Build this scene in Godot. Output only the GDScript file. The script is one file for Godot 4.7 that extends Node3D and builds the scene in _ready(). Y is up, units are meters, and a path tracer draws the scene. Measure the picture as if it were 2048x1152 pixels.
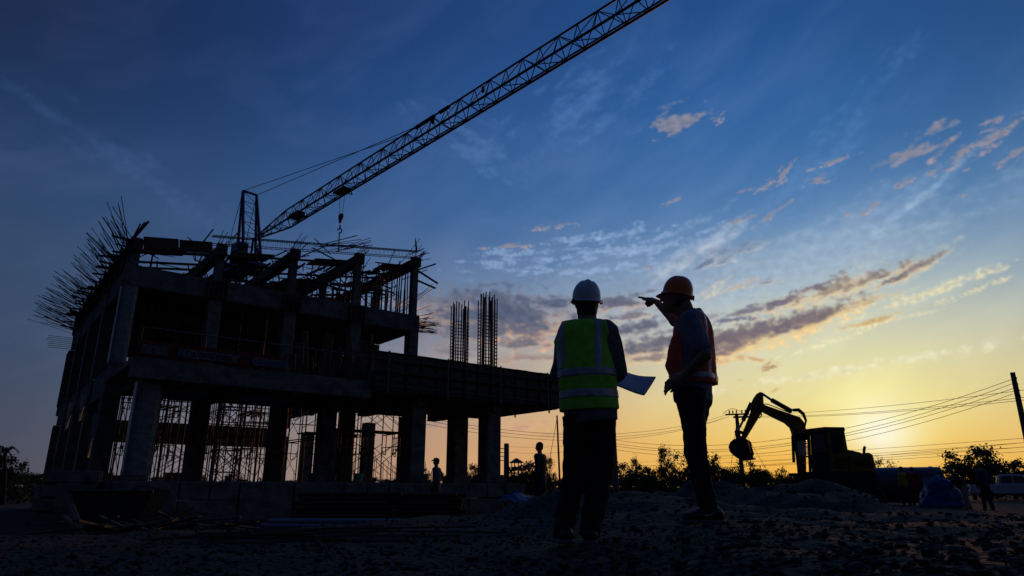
extends Node3D
# A building site at sunset: an unfinished concrete hall, a luffing tower crane, two site engineers and an excavator against the evening sky.

var rng := RandomNumberGenerator.new()
var M := {}
var used := {}
var boxes := {}
var rod: CylinderMesh
var grain: FastNoiseLite
var lumps: FastNoiseLite
var broad: FastNoiseLite


func _ready():
	rng.seed = 20240611
	set_camera()
	set_sky_and_sun()
	make_materials()
	rod = CylinderMesh.new()
	rod.top_radius = 1.0; rod.bottom_radius = 1.0; rod.height = 1.0; rod.radial_segments = 8; rod.rings = 1
	grain = noise_of(11, 1.6, 4)
	lumps = noise_of(5, 0.55, 3)
	broad = noise_of(8, 0.12, 2)
	build_ground()
	build_hall()
	build_crane()
	build_site_things()
	build_excavator()
	build_poles_and_wires()
	build_trees()
	build_people()


func set_camera():
	var cam := Camera3D.new()
	cam.name = "camera"
	cam.fov = 46.521
	cam.near = 0.05
	cam.far = 3000.0
	add_child(cam)
	cam.position = Vector3(0, 0.45, 0)
	cam.rotation_degrees = Vector3(16.778, 0, 0)
	cam.current = true


func set_sky_and_sun():
	var env := Environment.new()
	env.background_mode = Environment.BG_SKY
	var sky := Sky.new()
	var pm := PanoramaSkyMaterial.new()
	pm.panorama = ImageTexture.create_from_image(evening_sky())
	pm.energy_multiplier = 1.0
	sky.sky_material = pm
	env.sky = sky
	env.sky_rotation = Vector3(0, PI, 0)
	env.background_energy_multiplier = 1.0
	env.tonemap_mode = Environment.TONE_MAPPER_LINEAR
	env.tonemap_exposure = 1.0
	env.sdfgi_enabled = true
	env.ssao_enabled = true
	env.ssil_enabled = true
	var we := WorldEnvironment.new()
	we.environment = env
	add_child(we)
	var sun := DirectionalLight3D.new()
	sun.name = "sun"
	sun.light_color = Color(1.0, 0.62, 0.3)
	sun.light_energy = 0.14
	sun.light_angular_distance = 2.5
	sun.shadow_enabled = true
	add_child(sun)
	var az := deg_to_rad(28.3)
	var el := deg_to_rad(3.2)
	var to_sun := Vector3(sin(az) * cos(el), sin(el), -cos(az) * cos(el))
	sun.look_at_from_position(to_sun * 100.0, Vector3.ZERO, Vector3.UP)


# ---------------------------------------------------------------- the sky
# azimuth (0 straight ahead, + to the right), elevation, red, green, blue of the clear evening air
const AIR = [
	-42.5, 31.8, 24, 38, 70,
	-31.5, 35.6, 24, 47, 90,
	-17.1, 38.8, 25, 56, 110,
	0.0, 40.0, 30, 67, 125,
	16.7, 38.8, 30, 75, 140,
	31.2, 35.7, 32, 80, 142,
	42.5, 31.8, 34, 70, 125,
	-41.1, 25.6, 34, 57, 97,
	-30.2, 28.8, 31, 61, 108,
	-16.3, 31.4, 33, 71, 127,
	0.0, 32.5, 42, 84, 147,
	16.0, 31.4, 42, 95, 160,
	29.9, 28.9, 48, 103, 168,
	41.1, 25.6, 50, 97, 152,
	-39.7, 19.1, 44, 70, 108,
	-29.0, 21.5, 46, 78, 122,
	-15.6, 23.5, 52, 89, 143,
	0.0, 24.3, 56, 101, 160,
	15.3, 23.5, 64, 113, 172,
	28.8, 21.6, 76, 125, 182,
	39.7, 19.1, 80, 124, 170,
	-38.8, 14.1, 50, 72, 104,
	-28.2, 15.9, 55, 84, 126,
	-15.1, 17.3, 62, 95, 142,
	0.0, 17.9, 78, 116, 166,
	14.8, 17.3, 108, 143, 186,
	27.9, 15.9, 138, 168, 200,
	38.8, 14.1, 130, 160, 190,
	-38.1, 10.8, 54, 72, 100,
	-27.7, 12.1, 64, 86, 120,
	-16.4, 13.1, 78, 100, 138,
	-5.4, 13.6, 102, 124, 160,
	9.8, 13.4, 150, 165, 188,
	20.0, 12.8, 185, 195, 200,
	29.1, 12.0, 190, 195, 190,
	38.1, 10.8, 165, 172, 172,
	-37.7, 8.5, 58, 72, 96,
	-27.3, 9.5, 78, 92, 118,
	-16.2, 10.2, 100, 112, 138,
	-1.0, 10.6, 165, 158, 162,
	9.7, 10.5, 212, 203, 178,
	19.8, 10.0, 230, 221, 188,
	28.7, 9.4, 216, 211, 178,
	37.7, 8.5, 190, 181, 152,
	-37.2, 5.8, 64, 74, 94,
	-24.1, 6.7, 96, 108, 128,
	-15.9, 7.0, 120, 122, 135,
	-6.5, 7.2, 172, 150, 140,
	1.1, 7.3, 205, 178, 150,
	9.5, 7.2, 222, 208, 150,
	19.5, 6.9, 225, 215, 160,
	24.9, 6.6, 232, 226, 178,
	29.3, 6.4, 240, 236, 200,
	33.0, 6.1, 224, 214, 160,
	37.2, 5.8, 208, 190, 132,
	-36.8, 3.2, 70, 74, 90,
	-23.8, 3.7, 122, 118, 125,
	-15.7, 3.8, 150, 132, 125,
	-6.4, 4.0, 200, 155, 115,
	1.1, 4.0, 222, 165, 110,
	11.4, 3.9, 232, 190, 104,
	21.4, 3.7, 232, 208, 100,
	25.6, 3.6, 242, 232, 130,
	28.3, 3.5, 254, 252, 225,
	30.5, 3.4, 242, 232, 150,
	33.2, 3.3, 226, 200, 88,
	36.8, 3.2, 214, 166, 90,
	-36.4, 1.0, 78, 74, 86,
	-23.5, 1.1, 138, 122, 120,
	-15.4, 1.1, 165, 135, 118,
	-6.3, 1.2, 200, 145, 105,
	1.1, 1.2, 224, 152, 100,
	11.2, 1.2, 235, 162, 85,
	21.1, 1.1, 236, 170, 72,
	25.9, 1.1, 245, 190, 60,
	27.9, 1.0, 252, 210, 60,
	30.1, 1.0, 240, 185, 60,
	32.8, 1.0, 230, 160, 70,
	36.4, 1.0, 208, 138, 92,
	-70.0, 2.0, 46, 52, 68,
	-70.0, 20.0, 30, 46, 78,
	-100.0, 3.0, 36, 42, 60,
	-100.0, 25.0, 22, 36, 66,
	-140.0, 3.0, 30, 38, 58,
	-140.0, 25.0, 19, 30, 58,
	180.0, 3.0, 28, 36, 56,
	180.0, 25.0, 18, 30, 56,
	180.0, 60.0, 17, 34, 68,
	0.0, 60.0, 24, 54, 104,
	0.0, 88.0, 20, 44, 88,
	-90.0, 55.0, 19, 38, 76,
	60.0, 3.0, 140, 105, 85,
	60.0, 20.0, 90, 105, 125,
	60.0, 40.0, 38, 74, 122,
	95.0, 3.0, 80, 72, 75,
	95.0, 22.0, 48, 64, 92,
	90.0, 55.0, 24, 50, 94,
	135.0, 3.0, 42, 48, 64,
	135.0, 25.0, 24, 38, 66,
]
# clouds: azimuth, elevation, half length, half height (degrees), tilt, dark body rgb, lit edge rgb, thickness, raggedness, how far up the light reaches
const CLOUDS = [
	7.54, 31.63, 6.23, 3.11, 28, 82, 120, 176, 76, 114, 172, 0.50, 0.80, 0.00,
	-3.04, 28.38, 5.40, 1.87, -28, 86, 122, 174, 78, 114, 168, 0.45, 0.80, 0.00,
	-30.67, 22.70, 10.79, 1.66, -25, 60, 90, 134, 56, 84, 128, 0.40, 0.70, 0.00,
	26.94, 24.60, 10.79, 1.87, 42, 100, 144, 194, 90, 136, 188, 0.30, 0.60, 0.00,
	22.82, 16.77, 15.77, 3.11, 12, 168, 186, 204, 158, 180, 202, 0.50, 0.40, 0.00,
	7.81, 16.67, 13.70, 1.87, 2, 128, 150, 182, 120, 144, 178, 0.45, 0.40, 0.00,
	27.65, 19.05, 10.79, 1.66, 24, 136, 164, 198, 126, 158, 196, 0.35, 0.40, 0.00,
	32.41, 20.08, 7.89, 0.37, 33, 160, 186, 214, 140, 172, 206, 0.55, 0.50, 0.00,
	16.60, 19.25, 4.57, 1.99, 28, 190, 196, 208, 168, 184, 208, 0.70, 0.50, 0.00,
	6.18, 20.76, 2.49, 0.50, 8, 150, 176, 212, 134, 164, 204, 0.55, 1.30, 0.01,
	9.56, 21.03, 2.91, 0.58, 12, 150, 176, 212, 134, 164, 204, 0.55, 1.30, 0.01,
	11.91, 19.63, 2.49, 0.54, 8, 150, 176, 212, 134, 164, 204, 0.55, 1.30, 0.01,
	8.37, 19.40, 3.74, 0.46, 4, 150, 176, 212, 134, 164, 204, 0.55, 1.30, 0.01,
	3.44, 19.35, 3.32, 0.50, 3, 150, 176, 212, 134, 164, 204, 0.55, 1.30, 0.01,
	-0.64, 19.81, 2.91, 0.37, 2, 150, 176, 212, 134, 164, 204, 0.55, 1.30, 0.01,
	10.52, 18.24, 3.74, 0.46, 6, 150, 176, 212, 134, 164, 204, 0.55, 1.30, 0.01,
	5.65, 18.02, 3.74, 0.37, 3, 150, 176, 212, 134, 164, 204, 0.55, 1.30, 0.01,
	1.62, 18.52, 2.08, 0.33, 0, 150, 176, 212, 134, 164, 204, 0.55, 1.30, 0.01,
	-2.89, 18.72, 2.49, 0.42, 5, 150, 176, 212, 134, 164, 204, 0.55, 1.30, 0.01,
	13.30, 20.78, 1.66, 0.42, 20, 150, 176, 212, 134, 164, 204, 0.55, 1.30, 0.01,
	16.68, 20.07, 2.49, 0.58, 18, 150, 176, 212, 134, 164, 204, 0.55, 1.30, 0.01,
	15.59, 29.92, 1.91, 1.08, 12, 150, 140, 150, 214, 164, 150, 0.75, 1.25, 0.40,
	19.35, 29.60, 0.58, 0.33, 30, 150, 140, 150, 214, 164, 150, 0.75, 1.25, 0.40,
	33.80, 24.14, 2.16, 1.00, 22, 150, 140, 150, 214, 164, 150, 0.75, 1.25, 0.40,
	36.55, 22.85, 1.83, 0.37, 14, 150, 140, 150, 214, 164, 150, 0.75, 1.25, 0.40,
	38.99, 24.00, 1.66, 0.46, 14, 150, 140, 150, 214, 164, 150, 0.75, 1.25, 0.40,
	38.94, 24.82, 0.58, 0.25, 10, 150, 140, 150, 214, 164, 150, 0.75, 1.25, 0.40,
	22.46, 23.76, 1.25, 0.33, 12, 150, 140, 150, 214, 164, 150, 0.75, 1.25, 0.40,
	24.02, 24.58, 1.08, 0.29, 35, 150, 140, 150, 214, 164, 150, 0.75, 1.25, 0.40,
	20.80, 23.61, 0.42, 0.12, 10, 150, 140, 150, 214, 164, 150, 0.75, 1.25, 0.40,
	26.70, 23.48, 0.91, 0.29, 8, 150, 140, 150, 214, 164, 150, 0.75, 1.25, 0.40,
	22.79, 21.45, 1.33, 0.21, 28, 150, 140, 150, 228, 186, 160, 0.75, 1.25, 0.40,
	20.13, 21.28, 1.00, 0.21, 12, 150, 140, 150, 228, 186, 160, 0.75, 1.25, 0.40,
	3.85, 21.98, 1.91, 0.21, 4, 150, 140, 150, 228, 186, 160, 0.75, 1.25, 0.40,
	14.46, 23.45, 0.91, 0.21, 28, 150, 140, 150, 214, 164, 150, 0.75, 1.25, 0.40,
	32.76, 22.13, 0.66, 0.25, 22, 150, 140, 150, 214, 164, 150, 0.75, 1.25, 0.40,
	29.99, 20.68, 0.66, 0.21, 25, 150, 140, 150, 214, 164, 150, 0.75, 1.25, 0.40,
	28.49, 20.53, 0.29, 0.17, 0, 150, 140, 150, 228, 186, 160, 0.75, 1.25, 0.40,
	39.83, 22.22, 1.25, 0.25, 20, 150, 140, 150, 214, 164, 150, 0.75, 1.25, 0.40,
	12.25, 18.18, 0.58, 0.12, 10, 150, 140, 150, 228, 186, 160, 0.75, 1.25, 0.40,
	0.27, 20.36, 2.49, 0.17, 3, 150, 140, 150, 228, 186, 160, 0.75, 1.25, 0.40,
	36.71, 22.02, 0.42, 0.12, 10, 150, 140, 150, 214, 164, 150, 0.75, 1.25, 0.40,
	27.72, 24.64, 1.66, 0.17, 6, 150, 140, 150, 214, 164, 150, 0.75, 1.25, 0.40,
	36.24, 20.34, 0.25, 0.12, 0, 150, 140, 150, 214, 164, 150, 0.75, 1.25, 0.40,
	-1.06, 14.47, 7.26, 1.99, -4, 84, 94, 118, 226, 172, 138, 0.95, 0.40, 0.30,
	-3.24, 12.96, 5.40, 1.49, 0, 92, 98, 118, 150, 130, 130, 0.85, 0.50, 0.20,
	2.93, 15.52, 3.74, 0.83, -6, 84, 94, 118, 130, 126, 138, 0.85, 0.70, 0.10,
	1.57, 11.91, 2.91, 0.66, 8, 110, 106, 118, 226, 172, 138, 0.85, 0.80, 0.50,
	-5.49, 15.68, 2.91, 0.83, 6, 104, 108, 126, 178, 140, 134, 0.60, 0.90, 0.40,
	1.99, 10.81, 4.98, 0.37, 3, 150, 128, 125, 222, 172, 132, 0.70, 0.90, 0.30,
	-5.37, 11.44, 3.74, 0.66, 0, 112, 112, 126, 176, 142, 132, 0.60, 0.90, 0.30,
	9.92, 15.27, 3.24, 0.71, 4, 96, 98, 116, 226, 172, 138, 0.90, 0.80, 0.40,
	10.94, 14.22, 2.08, 0.42, 8, 120, 112, 122, 230, 186, 150, 0.80, 0.90, 0.50,
	9.00, 14.05, 0.91, 0.29, 0, 100, 106, 126, 120, 120, 132, 0.80, 0.80, 0.10,
	11.51, 13.14, 4.15, 0.75, 4, 92, 96, 116, 150, 140, 148, 0.95, 0.60, 0.20,
	10.15, 11.32, 5.81, 1.00, 2, 96, 98, 114, 222, 178, 140, 0.95, 0.45, 0.40,
	13.12, 12.03, 2.91, 0.66, 8, 110, 108, 122, 190, 170, 160, 0.80, 0.90, 0.30,
	11.78, 10.51, 4.98, 0.37, 4, 128, 116, 120, 240, 205, 145, 0.80, 0.80, 0.50,
	18.57, 11.72, 4.36, 1.25, 14, 116, 106, 116, 240, 205, 145, 1.00, 0.40, 0.45,
	22.88, 12.38, 4.77, 1.04, 14, 116, 106, 116, 240, 205, 145, 1.00, 0.40, 0.45,
	26.30, 13.22, 3.32, 0.62, 17, 124, 112, 114, 240, 205, 145, 1.00, 0.45, 0.45,
	29.00, 13.63, 2.49, 0.33, 14, 190, 170, 140, 245, 220, 165, 0.85, 0.60, 0.40,
	33.04, 13.85, 4.98, 0.33, 14, 226, 214, 176, 240, 226, 180, 0.75, 0.60, 0.20,
	35.80, 13.60, 2.49, 0.21, 15, 236, 220, 176, 240, 226, 180, 0.60, 0.70, 0.20,
	17.08, 10.59, 2.49, 0.75, 10, 132, 116, 116, 236, 186, 128, 0.90, 0.80, 0.40,
	21.96, 14.34, 2.91, 0.71, 12, 112, 106, 120, 228, 194, 150, 0.95, 0.55, 0.35,
	26.18, 15.06, 3.11, 0.71, 17, 118, 108, 116, 240, 205, 145, 1.00, 0.50, 0.40,
	29.25, 15.35, 3.32, 0.50, 16, 124, 112, 116, 244, 216, 160, 1.00, 0.50, 0.40,
	32.18, 15.61, 2.57, 0.37, 20, 122, 112, 116, 240, 212, 160, 1.00, 0.50, 0.35,
	27.77, 14.86, 6.23, 0.91, 17, 214, 196, 160, 232, 214, 172, 0.45, 0.80, 0.10,
	18.98, 13.92, 2.49, 0.42, 8, 114, 112, 130, 150, 146, 158, 0.85, 0.80, 0.10,
	18.72, 13.33, 2.08, 0.29, 6, 108, 108, 128, 150, 146, 158, 0.85, 0.80, 0.10,
	15.71, 13.54, 2.08, 0.33, 8, 150, 146, 156, 206, 190, 180, 0.70, 0.90, 0.20,
	18.84, 18.70, 2.32, 0.71, 12, 120, 130, 156, 206, 196, 186, 0.85, 0.90, 0.35,
	17.34, 18.15, 1.41, 0.37, 20, 104, 118, 150, 190, 186, 190, 0.80, 0.90, 0.20,
	19.18, 16.02, 1.83, 0.37, 14, 190, 176, 160, 240, 214, 168, 0.80, 1.00, 0.30,
	21.57, 16.10, 1.08, 0.25, 4, 150, 142, 150, 226, 200, 170, 0.80, 0.90, 0.30,
	17.12, 15.70, 1.66, 0.33, 30, 214, 200, 182, 236, 216, 176, 0.60, 1.00, 0.20,
	28.86, 12.17, 1.91, 0.29, 10, 206, 172, 118, 250, 232, 170, 0.85, 0.40, 0.40,
	31.83, 12.37, 1.66, 0.17, 6, 226, 220, 184, 236, 228, 186, 0.50, 0.60, 0.20,
	21.22, 9.34, 0.71, 0.50, 20, 180, 146, 110, 236, 206, 150, 0.85, 0.90, 0.40,
	19.78, 10.11, 1.41, 0.25, -14, 206, 168, 120, 244, 214, 150, 0.80, 0.80, 0.30,
	18.84, 8.49, 0.37, 0.12, 5, 206, 176, 126, 230, 206, 150, 0.80, 0.50, 0.20,
	25.09, 10.82, 2.91, 0.21, 12, 244, 232, 180, 246, 238, 190, 0.60, 0.70, 0.20,
	21.21, 7.46, 0.58, 0.17, 14, 196, 166, 106, 222, 204, 140, 0.70, 0.70, 0.20,
	28.68, 8.99, 9.96, 0.42, 6, 232, 226, 196, 240, 232, 200, 0.55, 0.70, 0.10,
	1.09, 5.02, 2.91, 0.37, 4, 196, 150, 128, 228, 178, 140, 0.60, 0.80, 0.20,
	3.60, 4.39, 2.49, 0.21, 3, 190, 146, 126, 222, 172, 130, 0.50, 0.80, 0.20,
	-6.04, 5.19, 3.32, 0.33, 0, 160, 140, 138, 196, 160, 136, 0.50, 0.80, 0.20,
	47.00, 16.00, 4.00, 0.90, 12, 122, 112, 116, 236, 206, 156, 0.85, 0.80, 0.35,
	52.00, 21.00, 2.00, 0.60, 18, 122, 112, 116, 236, 206, 156, 0.85, 0.80, 0.35,
	55.00, 11.00, 7.00, 1.00, 10, 122, 112, 116, 236, 206, 156, 0.85, 0.80, 0.35,
	49.00, 27.00, 2.20, 0.70, 20, 122, 112, 116, 236, 206, 156, 0.85, 0.80, 0.35,
	62.00, 8.00, 6.00, 0.70, 8, 122, 112, 116, 236, 206, 156, 0.85, 0.80, 0.35,
	-48.00, 12.00, 8.00, 1.00, -10, 58, 80, 116, 54, 76, 112, 0.50, 1.00, 0.00,
	-46.00, 22.00, 6.00, 0.90, -20, 58, 80, 116, 54, 76, 112, 0.50, 1.00, 0.00,
]


func evening_sky() -> Image:
	var im := Image.create_empty(360, 180, false, Image.FORMAT_RGBF)
	var n := AIR.size() / 5
	for j in 180:
		var el := maxf(89.5 - j, -3.0)
		var ce := cos(deg_to_rad(el))
		for i in 360:
			var az := i - 179.5
			var s := 0.0
			var r := 0.0
			var g := 0.0
			var b := 0.0
			for k in n:
				var da: float = absf(az - AIR[k * 5])
				if da > 180.0: da = 360.0 - da
				da *= ce
				var de: float = (el - AIR[k * 5 + 1]) * 1.9
				var dd := da * da + de * de
				var w := exp(-dd / 90.0) + 0.02 / pow(1.0 + dd / 120.0, 2.5)
				s += w
				r += w * AIR[k * 5 + 2]
				g += w * AIR[k * 5 + 3]
				b += w * AIR[k * 5 + 4]
			s *= 255.0
			var c := Color(r / s, g / s, b / s)
			var dsun := pow((az - 28.3) * ce, 2.0) + pow((el - 4.0) * 1.15, 2.0)
			c = c.lerp(Color(0.94, 0.93, 0.72), 0.42 * exp(-dsun / 110.0))
			c = c.lerp(Color(1.0, 0.98, 0.55), 0.45 * exp(-dsun / 26.0))
			c = c.lerp(Color(1.0, 0.995, 0.92), 0.95 * exp(-dsun / 7.0))
			var low_glow := exp(-pow(maxf(el, 0.0) / 4.2, 2.0)) * exp(-pow((az - 26.0) / 17.0, 2.0))
			c = c.lerp(Color(0.95, 0.65, 0.22), 0.9 * low_glow * (1.0 - 0.85 * exp(-dsun / 9.0)))
			var grey := c.get_luminance()
			c = c.lerp(Color(grey, grey * 1.02, grey * 1.05), 0.09 * smoothstep(8.0, 18.0, el))
			im.set_pixel(i, j, c)
	im.resize(4096, 2048, Image.INTERPOLATE_CUBIC)
	# cirrus over the whole sky, at the picture's own fineness where the camera can look and coarser elsewhere
	var fine := noise_of(3, 1.0, 5)
	var wide := noise_of(21, 1.0, 3)
	var dither := RandomNumberGenerator.new()
	dither.seed = 4
	var pxd := 4096.0 / 360.0
	for j in range(0, 1040):
		var el := 90.0 - (j + 0.5) / pxd
		for i in range(1424, 2672):
			if el > 47.0: break
			var az := (i + 0.5) / pxd - 180.0
			var u := az * 0.9 + el * 0.43
			var v := el * 0.9 - az * 0.43
			var warp := wide.get_noise_2d(az * 0.045 + 7.0, el * 0.07)
			var c1 := fine.get_noise_2d(u * 0.05 + warp * 0.25, v * 0.17 + warp * 0.35)
			var c2 := fine.get_noise_2d(u * 0.13 + 31.0, v * 0.42 + 9.0 + warp * 0.3)
			var low := clampf(1.0 - el / 6.0, 0.0, 1.0)
			var wisp := clampf(c1 * 0.9 + 0.18 + warp * 0.5, 0.0, 1.0) * 0.26 + clampf(c2 + 0.05, 0.0, 1.0) * 0.13 * clampf(0.6 + warp * 1.5, 0.0, 1.0)
			wisp *= 1.0 - 0.6 * low
			var c := im.get_pixel(i, j)
			var lum := (c.r + c.g + c.b) / 3.0
			var bright := Color(c.r * 0.6 + lum * 0.55 + 0.09, c.g * 0.8 + lum * 0.35 + 0.08, c.b * 0.95 + 0.15)
			c = c.lerp(bright, wisp)
			var dn := dither.randf_range(-0.002, 0.002)
			im.set_pixel(i, j, Color(c.r + dn, c.g + dn, c.b + dn))
	var rag := noise_of(17, 1.0, 6)
	var cn := CLOUDS.size() / 14
	for k in cn:
		var a := k * 14
		var ca: float = CLOUDS[a]
		var ce: float = CLOUDS[a + 1]
		var rx: float = CLOUDS[a + 2]
		var ry: float = CLOUDS[a + 3]
		var tilt := deg_to_rad(CLOUDS[a + 4])
		var body := Color(CLOUDS[a + 5] / 255.0, CLOUDS[a + 6] / 255.0, CLOUDS[a + 7] / 255.0)
		var lit := Color(CLOUDS[a + 8] / 255.0, CLOUDS[a + 9] / 255.0, CLOUDS[a + 10] / 255.0)
		var thick: float = CLOUDS[a + 11]
		var ragged: float = CLOUDS[a + 12]
		var reach: float = CLOUDS[a + 13]
		var ex := (absf(rx * cos(tilt)) + absf(ry * sin(tilt))) * (1.25 + ragged * 0.5) / cos(deg_to_rad(ce))
		var ey := (absf(ry * cos(tilt)) + absf(rx * sin(tilt))) * (1.25 + ragged * 0.5)
		var freq := clampf(0.55 / sqrt(rx * ry), 0.25, 1.2)
		for j in range(int((90.0 - ce - ey) * pxd), int((90.0 - ce + ey) * pxd)):
			var el := 90.0 - (j + 0.5) / pxd
			for i in range(int((ca - ex + 180.0) * pxd), int((ca + ex + 180.0) * pxd)):
				var az := (i + 0.5) / pxd - 180.0
				var dx := (az - ca) * cos(deg_to_rad(ce))
				var dy := el - ce
				var u := (dx * cos(tilt) + dy * sin(tilt)) / rx
				var v := (dy * cos(tilt) - dx * sin(tilt)) / ry
				var r := sqrt(u * u + v * v)
				if r > 1.5: continue
				var q := rag.get_noise_2d((dx * cos(tilt) + dy * sin(tilt)) * freq * 0.75 + k * 13.0, (dy * cos(tilt) - dx * sin(tilt)) * freq * 2.3 + k * 7.0)
				var tuft := rag.get_noise_2d(dx * freq * 3.7 + 50.0, dy * freq * 5.0 + k)
				var f := 1.15 + maxf(0.5 - ragged, 0.0) * 1.6 - r + q * ragged * 1.7
				if f <= 0.0: continue
				var cover := pow(smoothstep(0.0, 0.65 + 0.65 * minf(ragged, 1.0), f + tuft * 0.7), 0.9) * thick
				if reach == 0.0: cover = smoothstep(0.0, 1.5, f + tuft * 0.3) * thick   # thin veils have no edge
				var deep := smoothstep(0.1, 0.95, f + v * reach * 1.3 + tuft * 0.5)
				var c := im.get_pixel(i, j)
				var shade := lit.lerp(body, deep) * (1.0 + 0.16 * tuft)
				im.set_pixel(i, j, c.lerp(shade, cover))
	im.convert(Image.FORMAT_RGB8)
	return im


# ---------------------------------------------------------------- helpers
func noise_of(s: int, freq: float, octaves: int) -> FastNoiseLite:
	var f := FastNoiseLite.new()
	f.seed = s
	f.noise_type = FastNoiseLite.TYPE_SIMPLEX_SMOOTH
	f.frequency = freq
	f.fractal_type = FastNoiseLite.FRACTAL_FBM
	f.fractal_octaves = octaves
	return f


func numbered(called: String) -> String:
	used[called] = used.get(called, -1) + 1
	return called if used[called] == 0 else "%s_%03d" % [called, used[called]]


func tag(o: Node3D, label: String, category := "", group := "", kind := ""):
	o.set_meta("label", label)
	if category: o.set_meta("category", category)
	if group: o.set_meta("group", group)
	if kind: o.set_meta("kind", kind)


func thing(called: String, label: String, category: String, at := Vector3.ZERO, turn := 0.0, group := "") -> Node3D:
	var o := Node3D.new()
	o.name = numbered(called)
	add_child(o)
	o.position = at
	o.rotation.y = turn
	tag(o, label, category, group)
	return o


func part(parent: Node, called: String, mesh: Mesh, m: Material, xf := Transform3D()) -> MeshInstance3D:
	var o := MeshInstance3D.new()
	o.name = called
	o.mesh = mesh
	o.material_override = m
	o.transform = xf
	parent.add_child(o, true)
	return o


func along(a: Vector3, b: Vector3) -> Basis:
	var y := (b - a).normalized()
	var x := y.cross(Vector3.RIGHT if absf(y.x) < 0.9 else Vector3.UP).normalized()
	return Basis(x, y, x.cross(y))


# a round bar from a to b, as a part of its own
func bar(parent: Node, called: String, a: Vector3, b: Vector3, r: float, m: Material) -> MeshInstance3D:
	var k := along(a, b)
	return part(parent, called, rod, m, Transform3D(Basis(k.x * r, k.y * a.distance_to(b), k.z * r), (a + b) / 2.0))


# a box with chamfered edges; alike boxes share one mesh
func cbox(size: Vector3, c := 0.012) -> ArrayMesh:
	var key := "%.3f %.3f %.3f %.3f" % [size.x, size.y, size.z, c]
	if boxes.has(key): return boxes[key]
	var st := SurfaceTool.new()
	st.begin(Mesh.PRIMITIVE_TRIANGLES)
	st_box(st, Transform3D(), size, c)
	st.generate_normals()
	boxes[key] = st.commit()
	return boxes[key]


func box(parent: Node, called: String, at: Vector3, size: Vector3, m: Material, turn := Basis(), c := 0.012) -> MeshInstance3D:
	return part(parent, called, cbox(size, c), m, Transform3D(turn, at))


func tri(st: SurfaceTool, a: Vector3, b: Vector3, c: Vector3):
	st.add_vertex(a); st.add_vertex(b); st.add_vertex(c)


func quad(st: SurfaceTool, a: Vector3, b: Vector3, c: Vector3, d: Vector3):
	tri(st, a, b, c); tri(st, a, c, d)


func st_box(st: SurfaceTool, xf: Transform3D, size: Vector3, c := 0.0):
	st.set_smooth_group(-1)
	var h := size / 2.0
	c = minf(c, minf(h.x, minf(h.y, h.z)) * 0.6)
	var f := func(x: int, y: int, z: int, ax: int) -> Vector3:   # the corner point that lies on the face across axis ax
		var p := Vector3(x * (h.x - (0.0 if ax == 0 else c)), y * (h.y - (0.0 if ax == 1 else c)), z * (h.z - (0.0 if ax == 2 else c)))
		return xf * p
	for s in [-1, 1]:
		var q := [[f.call(s, -1, -1, 0), f.call(s, 1, -1, 0), f.call(s, 1, 1, 0), f.call(s, -1, 1, 0)],
			[f.call(-1, s, -1, 1), f.call(-1, s, 1, 1), f.call(1, s, 1, 1), f.call(1, s, -1, 1)],
			[f.call(-1, -1, s, 2), f.call(1, -1, s, 2), f.call(1, 1, s, 2), f.call(-1, 1, s, 2)]]
		for w in q:
			if s < 0: quad(st, w[0], w[1], w[2], w[3])
			else: quad(st, w[3], w[2], w[1], w[0])
	if c <= 0.0: return
	for s in [-1, 1]:
		for t in [-1, 1]:
			var e := [[f.call(s, t, -1, 0), f.call(s, t, 1, 0), f.call(s, t, 1, 1), f.call(s, t, -1, 1)],
				[f.call(s, -1, t, 2), f.call(s, 1, t, 2), f.call(s, 1, t, 0), f.call(s, -1, t, 0)],
				[f.call(-1, s, t, 1), f.call(1, s, t, 1), f.call(1, s, t, 2), f.call(-1, s, t, 2)]]
			for w in e:
				if s * t > 0: quad(st, w[0], w[1], w[2], w[3])
				else: quad(st, w[3], w[2], w[1], w[0])
			for u in [-1, 1]:
				if s * t * u < 0: tri(st, f.call(s, t, u, 0), f.call(s, t, u, 1), f.call(s, t, u, 2))
				else: tri(st, f.call(s, t, u, 2), f.call(s, t, u, 1), f.call(s, t, u, 0))


func st_tube(st: SurfaceTool, pts: Array, radii: Array, seg := 7, caps := true):
	var rings := []
	var k := along(pts[0], pts[1])
	for i in pts.size():
		var d: Vector3 = (pts[mini(i + 1, pts.size() - 1)] - pts[maxi(i - 1, 0)]).normalized()
		var x: Vector3 = (k.x - d * k.x.dot(d)).normalized()
		k = Basis(x, d, x.cross(d))
		var r: float = radii[mini(i, radii.size() - 1)]
		var ring := []
		for j in seg:
			var a := TAU * j / seg
			ring.append(pts[i] + (k.x * cos(a) + k.z * sin(a)) * r)
		rings.append(ring)
	st_loft(st, rings, caps)


# skin over a list of rings with the same number of points
func st_loft(st: SurfaceTool, rings: Array, caps := true, smooth := true):
	st.set_smooth_group(0 if smooth else -1)
	var n: int = rings[0].size()
	for i in rings.size() - 1:
		for j in n:
			var l := (j + 1) % n
			quad(st, rings[i][j], rings[i + 1][j], rings[i + 1][l], rings[i][l])
	if caps:
		st.set_smooth_group(-1)
		for e in [0, rings.size() - 1]:
			var mid := Vector3.ZERO
			for p in rings[e]: mid += p
			mid /= n
			for j in n:
				var l := (j + 1) % n
				if e == 0: tri(st, mid, rings[e][j], rings[e][l])
				else: tri(st, mid, rings[e][l], rings[e][j])


# an outline in x-y given thickness along z, edges chamfered
func prism(outline: Array, z0: float, z1: float, c := 0.02) -> ArrayMesh:
	var st := SurfaceTool.new()
	st.begin(Mesh.PRIMITIVE_TRIANGLES)
	st_prism(st, outline, z0, z1, c)
	st.generate_normals()
	return st.commit()


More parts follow.
